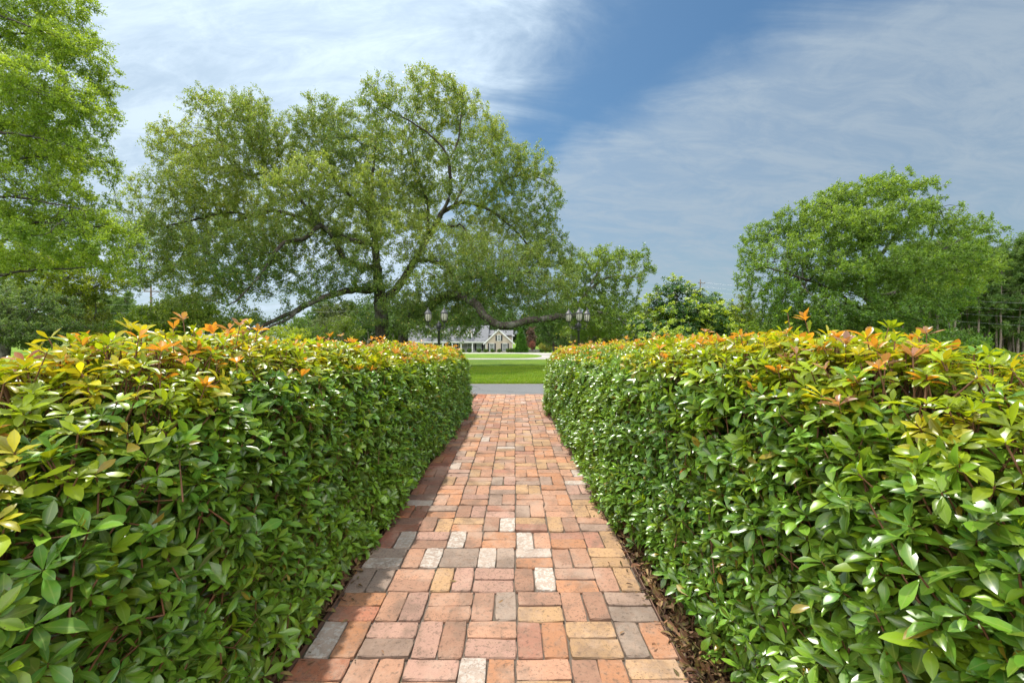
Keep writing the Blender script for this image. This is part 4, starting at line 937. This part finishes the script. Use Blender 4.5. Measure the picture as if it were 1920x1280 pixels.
G1 = 'pines in the wood beyond the broad shade tree'; LAB1 = 'tall straight pine with a bare trunk in the pine wood beyond the broad shade tree'
pr = [pine_proto(200 + k, 15.0 + k, LAB1, G1) for k in range(3)]
PR = np.random.default_rng(44); spots = []
for row, (d, n_) in enumerate(((56, 10), (60, 13), (65, 15), (71, 17), (78, 19))):
    for k in range(n_):
        px = 1685 + (k + PR.uniform(0.1, 0.9)) * (2010 - 1685) / n_; dd = d + PR.uniform(-1.5, 1.5); spots.append((px, dd))
for i, (px, d) in enumerate(spots):
    b_ = gbase(px, d); s = PR.uniform(0.82, 1.06)
    if i < 3: pr[i].location = tuple(b_); pr[i].scale = (s,) * 3
    else: copy_tree(pr[i % 3], tuple(b_), PR.uniform(0, 6.28), s)
LAB2 = 'dark slim pine in the distant stand beside the large rounded shrub'
for px, d in ((172, 72), (184, 76), (193, 70), (203, 78), (213, 72), (224, 77), (233, 71), (243, 76), (160, 78), (252, 80), (198, 84), (218, 86), (238, 85)):
    b_ = gbase(px, d); c = copy_tree(pr[int(px) % 3], tuple(b_), px, 0.62, LAB2); c['group'] = 'pines in the distant stand beside the large rounded shrub'

# --- line of far trees closing the view ------------------------------------------
LAB3 = 'dark leafy tree in the far tree line behind the lawns'
fp = []
for k in range(3):
    r = np.random.default_rng(300 + k); bl3 = [(np.array([r.normal(0, 1.6), r.normal(0, 1.6), r.uniform(2.5, 7.5)]), (2.4, 2.4, 1.7), 1.0) for _ in range(9)] + [(np.array([0, 0, 8.0]), (1.8, 1.8, 1.5), 1.0), (np.array([0, 0, 2.0]), (3, 3, 1.8), 1.0)]
    fp.append(bushy('far_tree', LAB3, 'tree', 0, 1, bl3, (deep, mid, olive)[k], 310 + k, dens=.5, step=0.55, kill=0.85, per=24, sig=0.42, Lm=0.34, trunk=0.28, infl=12, thin=0.1, ground=(0, 0, 0), group='far tree line behind the lawns'))
FR = np.random.default_rng(55); n_ = 0
for x in list(np.arange(-200, -62, 6.5)) + list(np.arange(-62, 30, 7.5)) + list(np.arange(30, 75, 7)) + list(np.arange(75, 190, 7)):
    y = 92 if x < -62 else (135 if x < 30 else (100 if x < 75 else 88)); y += FR.uniform(-5, 5); xx = x + FR.uniform(-2, 2)
    s = FR.uniform(0.8, 1.1) * (1.15 if x < -62 or x > 75 else (1.75 if x < 30 else 1.2)); loc = (xx, y, float(ground_z(xx, y)) - 0.2)
    if n_ < 3: fp[n_].location = loc; fp[n_].scale = (s,) * 3
    else: copy_tree(fp[n_ % 3], loc, FR.uniform(0, 6.28), s)
    n_ += 1

for x in np.arange(52, 150, 3.6):      # low dark trees closing the pine wood
    y = 83 + FR.uniform(-2, 2); copy_tree(fp[int(x) % 3], (x, y, float(ground_z(x, y)) - 0.6), FR.uniform(0, 6.28), FR.uniform(0.75, 0.95))

# ================================================================== LAMPS
M['black'] = simple_mat('black_cast_metal', (0.014, 0.014, 0.015), 0.42, 0.0, 0.3, 20, 0.5)
M['worn'] = simple_mat('weathered_black_cap', (0.05, 0.05, 0.052), 0.5, 0.0, 0.5, 14, 0.5)
m, t, b = new_mat('frosted_lantern_glass'); n = t.noise(t.obj(), 14, 4)
t.put(b.inputs['Base Color'], t.mix(n, (0.36, 0.34, 0.27), (0.55, 0.53, 0.46))); b.inputs['Roughness'].default_value = 0.25
tr_ = t.node('ShaderNodeBsdfTranslucent'); tr_.inputs['Color'].default_value = (0.8, 0.78, 0.68, 1); mx = t.node('ShaderNodeMixShader'); mx.inputs[0].default_value = 0.4
t.l.new(b.outputs[0], mx.inputs[1]); t.l.new(tr_.outputs[0], mx.inputs[2]); t.l.new(mx.outputs[0], [n_ for n_ in t.n if n_.type == 'OUTPUT_MATERIAL'][0].inputs[0]); M['glass'] = m
def lamp(px, d, label, angs):
    base = gbase(px, d); base[2] = float(ground_z(base[0], d)); root = thing('street_lamp', label, 'lamp post', base)
    zl = P(px, 603, d)[2] - base[2]         # foot of the lanterns
    mb = MB(); mb.lathe([(0.13, 0), (0.13, 0.05), (0.10, 0.08), (0.09, 0.30), (0.06, 0.36), (0.055, 0.40), (0.043, 0.44), (0.040, zl - 0.30), (0.055, zl - 0.29), (0.06, zl - 0.26), (0.048, zl - 0.24), (0.075, zl - 0.22), (0.078, zl - 0.08), (0.05, zl - 0.05), (0.03, zl - 0.02), (0.012, zl + 0.02)], n=14)
    mb.build('pole', M['black'], root, None, True)
    for a in angs:
        ca, sa = math.cos(R(a)), math.sin(R(a)); Rr = 0.335
        arm = MB(); arm.tube([(ca * x, sa * x, zl + z) for x, z in ((0.05, -0.14), (0.10, -0.20), (0.18, -0.235), (0.26, -0.21), (0.32, -0.13), (0.335, -0.04), (0.335, 0.0))], 0.013, 7)
        arm.tube([(ca * x, sa * x, zl + z) for x, z in ((0.06, -0.10), (0.11, -0.09), (0.14, -0.12), (0.12, -0.16), (0.09, -0.15))], 0.008, 6); arm.build('arm', M['black'], root, None, True)
        c = (ca * Rr, sa * Rr, zl)
        fr = MB(); fr.lathe([(0.02, -0.03), (0.045, -0.01), (0.075, 0.0), (0.078, 0.018), (0.06, 0.022)], c, 12)
        for k in range(8):
            al = k * math.pi / 4; fr.tube([(c[0] + math.cos(al) * r_, c[1] + math.sin(al) * r_, c[2] + z_) for r_, z_ in ((0.074, 0.01), (0.096, 0.07), (0.107, 0.14), (0.106, 0.20), (0.098, 0.245))], 0.0065, 5)
        lan = fr.build('lantern', M['black'], root, None, True)
        gl = MB(); gl.lathe([(0.066, 0.012), (0.09, 0.07), (0.101, 0.14), (0.100, 0.20), (0.092, 0.245)], c, 16); gl.build('glass', M['glass'], lan, None, True)
        cp_ = MB(); cp_.lathe([(0.10, 0.240), (0.122, 0.245), (0.120, 0.262), (0.098, 0.285), (0.078, 0.315), (0.070, 0.318), (0.064, 0.345), (0.030, 0.372), (0.016, 0.38), (0.026, 0.40), (0.014, 0.42), (0.005, 0.455)], c, 16); cp_.build('cap', M['worn'], lan, None, True)
lamp(823, 13.0, 'black lamp post before the house, one lantern apart and two overlapping', (188, 308, 68))
lamp(1085, 13.4, 'black lamp post in front of the leaning oak, its three lanterns in a row', (152, 264, 27))

# ================================================================== HOUSE
M['siding'] = None
m, t, b = new_mat('beige_siding'); p = t.obj(); sp = t.node('ShaderNodeSeparateXYZ'); t.l.new(p, sp.inputs[0])
sw = t.math('FRACT', t.math('MULTIPLY', sp.outputs[2], 6.0)); n = t.noise(p, 1.5, 4)
t.put(b.inputs['Base Color'], t.mix(n, (0.36, 0.30, 0.235), (0.44, 0.37, 0.295))); b.inputs['Roughness'].default_value = 0.7; t.l.new(t.bump(sw, 0.8, 0.03), b.inputs['Normal']); M['siding'] = m
m, t, b = new_mat('grey_shingle'); p = t.obj(); br = t.node('ShaderNodeTexBrick'); br.inputs['Scale'].default_value = 1.0; br.inputs['Color1'].default_value = (0.07, 0.075, 0.085, 1); br.inputs['Color2'].default_value = (0.12, 0.125, 0.14, 1); br.inputs['Mortar'].default_value = (0.07, 0.07, 0.08, 1)
br.inputs['Brick Width'].default_value = 0.5; br.inputs['Row Height'].default_value = 0.2; br.inputs['Mortar Size'].default_value = 0.015; t.l.new(p, br.inputs['Vector']); t.l.new(t.mix(t.math('MULTIPLY', t.noise(p, 2, 4), 0.5), br.outputs[0], (0.2, 0.2, 0.2)), b.inputs['Base Color']); b.inputs['Roughness'].default_value = 0.9; M['shingle'] = m
M['white'] = simple_mat('white_trim', (0.60, 0.60, 0.58), 0.5, 0, 0.05, 3)
M['shutter'] = simple_mat('charcoal_shutter', (0.022, 0.023, 0.027), 0.55, 0, 0.2, 10)
M['pane'] = simple_mat('window_pane', (0.05, 0.06, 0.065), 0.08, 0, 0.4, 0.8, 0.6)
M['door'] = simple_mat('pale_door', (0.45, 0.52, 0.47), 0.5, 0, 0.1, 4)
M['porchgrey'] = simple_mat('shaded_porch_wall', (0.30, 0.29, 0.27), 0.7, 0, 0.15, 3)
M['stone'] = simple_mat('grey_stone', (0.20, 0.19, 0.175), 0.9, 0, 0.5, 3, 0.2, 0.6)
D = 100.0
hb = gbase(900, D); hb[2] = float(ground_z(hb[0], D))
house = thing('house', 'beige one-and-a-half storey house with grey shingled roof, dormers and white porch', 'house', hb)
K = D / F
def hx(px): return (px - 900) * K            # local x
zb = CAMZ + (HZ - 661) * K
def hz_(py): return CAMZ + (HZ - py) * K - hb[2]
z0 = -0.3
def wall(name, mat, x0, x1, y0, y1, za, zc): mb = MB(); mb.box(((x0 + x1) / 2, (y0 + y1) / 2, (za + zc) / 2), (x1 - x0, y1 - y0, zc - za)); return mb.build(name, M[mat], house)
# gabled front wing
xl, xr, xa = hx(911.5), hx(961), hx(935.5); ze, zp = hz_(641.5), hz_(618.5); yf = -2.0; yb = 7.0
mb = MB(); mb.prism([(xl, z0), (xr, z0), (xr, ze), (xa, zp - 0.12), (xl, ze)], yf, yb); mb.build('gable_wall', M['siding'], house)
ov = 0.5; sl = (zp - ze) / (xa - xl); slr = (zp - ze) / (xr - xa)
mb = MB(); th_ = 0.16
mb.prism([(xl - ov, ze - sl * ov + 0.02), (xa, zp + 0.02), (xa, zp + 0.02 + th_), (xl - ov, ze - sl * ov + 0.02 + th_)], yf - 0.30, yb)
mb.prism([(xr + ov, ze - slr * ov + 0.02), (xa, zp + 0.02), (xa, zp + 0.02 + th_), (xr + ov, ze - slr * ov + 0.02 + th_)], yf - 0.30, yb)
gr = mb.build('gable_roof', M['shingle'], house)
mb = MB(); w_ = 0.30
mb.prism([(xl - ov - 0.02, ze - sl * ov - w_ * .5), (xa, zp - w_ * .55), (xa, zp + 0.21), (xl - ov - 0.02, ze - sl * ov + 0.21)], yf - 0.36, yf - 0.303)
mb.prism([(xr + ov + 0.02, ze - slr * ov - w_ * .5), (xa, zp - w_ * .55), (xa, zp + 0.21), (xr + ov + 0.02, ze - slr * ov + 0.21)], yf - 0.36, yf - 0.303)
mb.build('rake_board', M['white'], gr)
for x in (xl + .06, xr - .06):
    mb = MB(); mb.box((x, yf - 0.015, (z0 + ze) / 2 - 0.1), (0.16, 0.05, ze - z0 - 0.2)); mb.build('corner_board', M['white'], house)
def window(px, py, w, h, y, sh=True, cols=3, rows=4):
    cx, cz = hx(px), hz_(py)
    fr = MB()
    for sx in (-1, 1): fr.box((cx + sx * (w / 2 + 0.05), y - 0.04, cz), (0.11, 0.10, h + 0.22))
    for sz in (-1, 1): fr.box((cx, y - 0.04, cz + sz * (h / 2 + 0.055)), (w - 0.002, 0.10, 0.11))
    fr.box((cx, y - 0.035, cz), (w - 0.004, 0.06, 0.07))
    for k in range(1, cols): fr.box((cx - w / 2 + w * k / cols, y - 0.02, cz), (0.035, 0.04, h - 0.003))
    for k in range(1, rows):
        if k != rows / 2: fr.box((cx, y - 0.018, cz - h / 2 + h * k / rows), (w - 0.006, 0.034, 0.035))
    o = fr.build('window', M['white'], house)
    pn = MB(); pn.box((cx, y + 0.0, cz), (w, 0.02, h)); pn.build('pane', M['pane'], o)
    if sh:
        for sx in (-1, 1):
            s_ = MB(); s_.box((cx + sx * (w / 2 + 0.12 + 0.20), y - 0.03, cz), (0.38, 0.06, h + 0.2)); s_.build('shutter', M['shutter'], house)
window(936, 633.5, 0.62, 1.15, yf - 0.012); window(923, 650.8, 0.88, 1.75, yf - 0.012); window(947, 650.8, 0.88, 1.75, yf - 0.012)
# cross wing behind the gable: ridge along x
x1_, x2_ = hx(905), hx(962.5); zr = hz_(619); zev = hz_(628)
mb = MB(); mb.prism_x([(1.5, z0), (10.8, z0), (10.8, zev), (1.5, zev)], x1_, x2_ - 0.25); mb.build('wing_wall', M['siding'], house)
mb = MB(); [mb.prism_x([(y_, zev - 0.15), (6.1, zr), (6.1, zr + .15), (y_, zev)], x1_, x2_) for y_ in (1.0, 11.2)]; wr_ = mb.build('wing_roof', M['shingle'], house)
mb = MB(); mb.box((x2_ - 0.05, 0.95, zev - 0.1), (0.7, 0.08, 0.22)); mb.build('fascia', M['white'], wr_)
mb = MB(); mb.box((hx(960.6), 1.44, (z0 + zev) / 2), (0.2, 0.1, zev - z0 - 0.1)); mb.build('corner_board', M['white'], house)
# main block with porch
xm0, xm1 = hx(775), hx(911); zpe = hz_(640.5); zmr = hz_(610)
wall('front_wall', 'porchgrey', xm0, xm1, 1.2, 1.5, z0, zpe); wall('rear_wall', 'siding', xm0, xm1, 9.8, 10, z0, zpe); wall('side_wall', 'siding', xm0, xm0 + .2, 1.5, 9.8, z0, zpe)
mb = MB(); [mb.prism_x([(y_, zpe + dz_ - 0.02), (4.6, zmr), (4.6, zmr + 0.16), (y_, zpe + dz_ + 0.14)], xm0 - 0.3, xm1 + 0.6) for y_, dz_ in ((-1.3, 0), (10.6, .3))]; rf = mb.build('roof', M['shingle'], house)
mb = MB(); mb.box(((xm0 + xm1) / 2, -1.33, zpe - 0.02), (xm1 - xm0 + 0.5, 0.07, 0.17)); mb.build('fascia', M['white'], rf)
mb = MB(); mb.box(((xm0 + xm1) / 2, -1.0, zpe - 0.27), (xm1 - xm0, 0.2, 0.20)); mb.build('porch_beam', M['white'], house)
mb = MB(); mb.box(((xm0 + xm1) / 2, 0.0, 0.02), (xm1 - xm0, 2.38, 0.35)); mb.build('porch_floor', M['stone'], house)
for px in (778, 796, 814, 832, 849, 865.5, 886.5):
    mb = MB(); h_ = zpe - 0.37; mb.box((hx(px), -1.0, 0.25), (0.30, 0.28, 0.12)); mb.box((hx(px), -1.0, (0.31 + h_ - 0.1) / 2), (0.22, 0.22, h_ - 0.1 - 0.31)); mb.box((hx(px), -1.0, h_ - 0.05), (0.30, 0.28, 0.10)); mb.build('porch_column', M['white'], house)
for px in (805, 830, 857, 881):
    # dormer: little gabled box in the roof slope
    cx = hx(px); w2 = 0.62; zb_ = hz_(637.5); zt_ = hz_(624); zp_ = hz_(617.5); yd = 0.1
    mb = MB(); mb.prism([(cx - w2, zb_), (cx + w2, zb_), (cx + w2, zt_), (cx, zp_ - .05), (cx - w2, zt_)], yd, 4.2); dm = mb.build('dormer', M['siding'], house)
    mb = MB(); [mb.prism([(cx + s_ * (w2 + .2), zt_ - .18), (cx, zp_), (cx, zp_ + .14), (cx + s_ * (w2 + .2), zt_ - .04)], yd - .18, 4.3) for s_ in (-1, 1)]; mb.build('dormer_roof', M['white'], dm)
    cz_ = (zb_ + zt_) / 2 + .1; fr = MB()
    for sx in (-1, 1): fr.box((cx + sx * .40, yd - .03, cz_), (.22, .06, 1.5))
    for z_ in (-.70, 0, .70): fr.box((cx, yd - .025, cz_ + z_), (.575, .05, .10))
    fr.box((cx, yd - .02, cz_), (.05, .04, 1.29)); fr.build('dormer_window', M['white'], dm)
    pn = MB(); pn.box((cx, yd - .004, cz_), (.57, .01, 1.3)); pn.build('pane', M['pane'], dm)
for px in (800, 825, 850, 880): window(px, 650, 0.9, 1.6, 1.2 - .012, px != 880)
# front door with dark side shutters
dr = MB(); dr.box((hx(897.5), 1.17, 1.22), (1.0, 0.08, 2.1)); do = dr.build('door', M['door'], house); kn = MB(); kn.lathe([(0.0, -.03), (.035, 0), (0, .03)], (hx(897.5) + .38, 1.10, 1.1), 8, False); kn.build('handle', M['black'], do)
mb = MB()
for sx in (-1, 1): mb.box((hx(897.5) + sx * .57, 1.16, 1.25), (.13, .10, 2.25))
mb.box((hx(897.5), 1.16, 2.34), (1.01, .10, .12)); mb.build('door_frame', M['white'], house)
for px in (891, 904): mb = MB(); mb.box((hx(px), 1.16, 1.35), (0.42, 0.07, 2.0)); mb.build('shutter', M['shutter'], house)
# lower wing at the far end
xw0, xw1 = hx(752), hx(775) - 0.32
wall('end_wall', 'siding', xw0, xw1, 1.5, 9, z0, hz_(640)); mb = MB(); [mb.prism_x([(y_, hz_(640)), (5.2, hz_(617)), (5.2, hz_(617) + .15), (y_, hz_(640) + .15)], xw0 - .3, xw1) for y_ in (1.0, 9.4)]; mb.build('end_roof', M['shingle'], house)
# low stone garden wall
mb = MB(); gw = gbase(990, 97); gw[2] = float(ground_z(gw[0], 97)); SR = np.random.default_rng(3)
for row in range(4):
    x = hx(969) - hx(990) + 0.0
    while x < hx(1013) - hx(990):
        L = SR.uniform(0.25, 0.55); mb.box((x + L / 2, SR.normal(0, .02), 0.1 + row * 0.165), (L - .015, 0.38, 0.155)); x += L
tag(mb.build('stone_wall', M['stone'], None, None), 'low grey stone garden wall beside the house, behind small shrubs', 'wall'); bpy.data.objects['stone_wall'].location = tuple(gw)

# ================================================================== UTILITY POLES AND CABLES
M['polewood'] = simple_mat('pole_wood', (0.13, 0.10, 0.07), 0.9, 0, 0.35, 2.0)
M['wire'] = simple_mat('aluminium_cable', (0.30, 0.30, 0.31), 0.4, 0.3, 0.1, 2)
def upole(px, top, d, label, arm):
    b_ = gbase(px, d); zt = P(px, top, d)[2] - b_[2]; root = thing('utility_pole', label, 'utility pole', b_)
    mb = MB(); mb.tube([(0, 0, 0), (0.02, 0, zt * .5), (0, 0, zt)], [0.15, 0.13, 0.09], 10); mb.build('pole', M['polewood'], root, None, True)
    mb = MB(); mb.box((arm * .35, -0.17, zt - .75), (arm * 2, 0.10, 0.12)); mb.build('crossarm', M['polewood'], root)
    for x in (-arm * .55, arm * .2, arm * 1.2): mb = MB(); mb.lathe([(.03, 0), (.06, .03), (.035, .06), (.06, .09), (.03, .14), (.01, .17)], (x, -.17, zt - .69), 8); mb.build('insulator', M['worn'], root, None, True)
    mb = MB(); mb.tube([(-.02, -.12, zt - 1.4), (arm * .9, -.16, zt - .8)], .02, 5); mb.build('brace', M['polewood'], root)
    return b_, zt
a_, za_ = upole(283, 535, 50, 'weathered wooden utility pole with one crossarm, behind the large rounded shrub', 1.1)
b2, zb2 = upole(1313, 524, 84, 'dark utility pole whose top shows just above the magnolia', 0.7)
ends = [np.array([-110, 46, float(a_[2]) + za_]), np.array([a_[0], a_[1], a_[2] + za_ - .55]), np.array([b2[0], b2[1], b2[2] + zb2 - .55]), P(1905, 568, 50) + [0, 0, 0], P(2400, 575, 38)]
for k, (dz_, dy_, lab) in enumerate(((0.0, 0.0, 'topmost thin overhead cable strung between the utility poles'), (-.75, .5, 'second thin overhead cable from the top, strung between the utility poles'), (-1.7, 0, 'third thin overhead cable from the top, strung between the utility poles'), (-2.7, 0.1, 'lowest thin overhead cable strung between the utility poles'))):
    mb = MB()
    for a, c in zip(ends[:-1], ends[1:]):
        pts = []
        for f in np.linspace(0, 1, 18): pts.append(a * (1 - f) + c * f + np.array([0, dy_ - .17, dz_ - 4 * f * (1 - f) * 0.011 * np.linalg.norm(c - a)]))
        mb.tube(pts, 0.009, 4)
    tag(mb.build('overhead_cable', M['wire']), lab, 'cable')
# ================================================================== CAMERA, LIGHT, SKY
cam = bpy.data.cameras.new('camera'); co = bpy.data.objects.new('camera', cam); col.objects.link(co)
cam.sensor_width = 36; cam.lens = 36 * F / 1920; cam.shift_y = -(640 - HZ) / 1920; cam.clip_start = 0.02; cam.clip_end = 4000
co.location = (0, 0, CAMZ); co.rotation_euler = (R(90), 0, 0); scene.camera = co
SUN_EL, SUN_AZ = 61.0, -23.0       # azimuth measured from +Y towards +X
sd = np.array([math.sin(R(SUN_AZ)) * math.cos(R(SUN_EL)), math.cos(R(SUN_AZ)) * math.cos(R(SUN_EL)), math.sin(R(SUN_EL))])
sun = bpy.data.lights.new('sun', 'SUN'); sun.energy = 3.7; sun.angle = R(1.2); sun.color = (1.0, 0.95, 0.86)
so = bpy.data.objects.new('sun', sun); col.objects.link(so)
from mathutils import Vector
so.rotation_euler = Vector(sd).to_track_quat('Z', 'Y').to_euler()
w = bpy.data.worlds.new('World'); scene.world = w; w.use_nodes = True
t = NT(w); bg = t.n['Background']; bg.inputs['Strength'].default_value = 0.07
sky = t.node('ShaderNodeTexSky', sky_type='NISHITA'); sky.sun_disc = False; sky.sun_elevation = R(SUN_EL); sky.sun_rotation = R(SUN_AZ)
sky.air_density = 1.3; sky.dust_density = 0.8; sky.ozone_density = 2.0
dirv = t.node('ShaderNodeTexCoord').outputs['Generated']
sep = t.node('ShaderNodeSeparateXYZ'); t.l.new(dirv, sep.inputs[0]); dx, dy, dz = sep.outputs
zz = t.math('MAXIMUM', dz, 0.0); zc = t.math('ADD', zz, 0.35)
u = t.math('DIVIDE', dx, zc); v = t.math('DIVIDE', dy, zc)
# cloud deck seen on a high flat layer; streaks run along a slanted axis
cmb = t.node('ShaderNodeCombineXYZ'); t.l.new(u, cmb.inputs[0]); t.l.new(v, cmb.inputs[1])
def layer(rot, sx, sy, scale, det, rough, dist=0.0):
    mp = t.node('ShaderNodeMapping'); mp.inputs['Rotation'].default_value = (0, 0, R(rot)); mp.inputs['Scale'].default_value = (sx, sy, 1); t.l.new(cmb.outputs[0], mp.inputs['Vector'])
    return t.noise(mp.outputs[0], scale, det, rough, dist)
fib = layer(48, 0.6, 2.0, 2.2, 10, 0.66, 0.9); soft = layer(20, 1, 1, 1.5, 6, 0.58, 0.5); fine = layer(42, 0.8, 1.7, 7.0, 10, 0.68, 0.8)
wob = t.math('MULTIPLY', t.math('SUBTRACT', soft, 0.5), 0.55)
wob = t.math('ADD', wob, t.math('MULTIPLY', t.math('SUBTRACT', fib, 0.5), 0.45))
# bright bank on the sun's side
el = t.math('SUBTRACT', t.math('ADD', t.math('MULTIPLY', t.math('SUBTRACT', 1.19, v), 0.3), wob), u); left = t.ramp(el, -0.14, 0.22)
# veil on the other side: signed distance from the slanted rift
er = t.math('ADD', t.math('ADD', t.math('MULTIPLY', t.math('SUBTRACT', u, 0.14), 0.714), t.math('MULTIPLY', t.math('SUBTRACT', v, 1.15), 0.70)), t.math('MULTIPLY', wob, 0.5))
right = t.ramp(er, -0.03, 0.14)
right = t.math('MULTIPLY', right, t.math('ADD', 0.56, t.math('MULTIPLY', t.ramp(t.math('ADD', t.math('MULTIPLY', fib, 0.5), t.math('MULTIPLY', fine, 0.5)), 0.40, 0.60), 0.30)))
left = t.math('MULTIPLY', left, t.math('ADD', 0.76, t.math('MULTIPLY', t.ramp(t.math('ADD', t.math('MULTIPLY', fib, 0.6), t.math('MULTIPLY', fine, 0.4)), 0.38, 0.64), 0.34)))
mask = t.math('MAXIMUM', left, right); mask = t.math('MULTIPLY', mask, 0.95, clamp=True)
dt = t.node('ShaderNodeVectorMath', operation='DOT_PRODUCT'); t.l.new(dirv, dt.inputs[0]); dt.inputs[1].default_value = tuple(sd)
glow = t.math('POWER', t.math('MAXIMUM', dt.outputs['Value'], 0.0), 5.0)
back = t.math('MULTIPLY', t.ramp(dy, 0.20, -0.30), t.math('MULTIPLY', t.ramp(dz, 0.98, 0.60), t.ramp(dz, 0.10, 0.55)))  # unseen bright cloud bank behind the camera, added to fill the shaded sides
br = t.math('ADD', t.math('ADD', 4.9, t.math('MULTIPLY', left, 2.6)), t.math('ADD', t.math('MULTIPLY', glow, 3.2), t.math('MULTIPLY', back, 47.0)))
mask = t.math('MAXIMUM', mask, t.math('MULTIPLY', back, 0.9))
cc = t.node('ShaderNodeVectorMath', operation='SCALE'); cc.inputs[0].default_value = (0.77, 0.93, 1.08); t.l.new(br, cc.inputs['Scale'])
cw = t.node('ShaderNodeVectorMath', operation='SCALE'); cw.inputs[0].default_value = (0.98, 0.95, 0.90); t.l.new(br, cw.inputs['Scale'])
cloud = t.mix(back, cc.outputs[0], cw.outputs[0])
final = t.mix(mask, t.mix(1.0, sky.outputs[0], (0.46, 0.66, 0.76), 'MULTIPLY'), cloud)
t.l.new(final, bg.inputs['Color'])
vs = scene.view_settings; vs.view_transform = 'Standard'; vs.look = 'None'; vs.gamma = 1; vs.exposure = 0.74
scene.cycles.max_bounces = 6; scene.cycles.transparent_max_bounces = 4; scene.cycles.diffuse_bounces = 4; scene.cycles.transmission_bounces = 4; scene.cycles.glossy_bounces = 3
scene.cycles.use_denoising = True
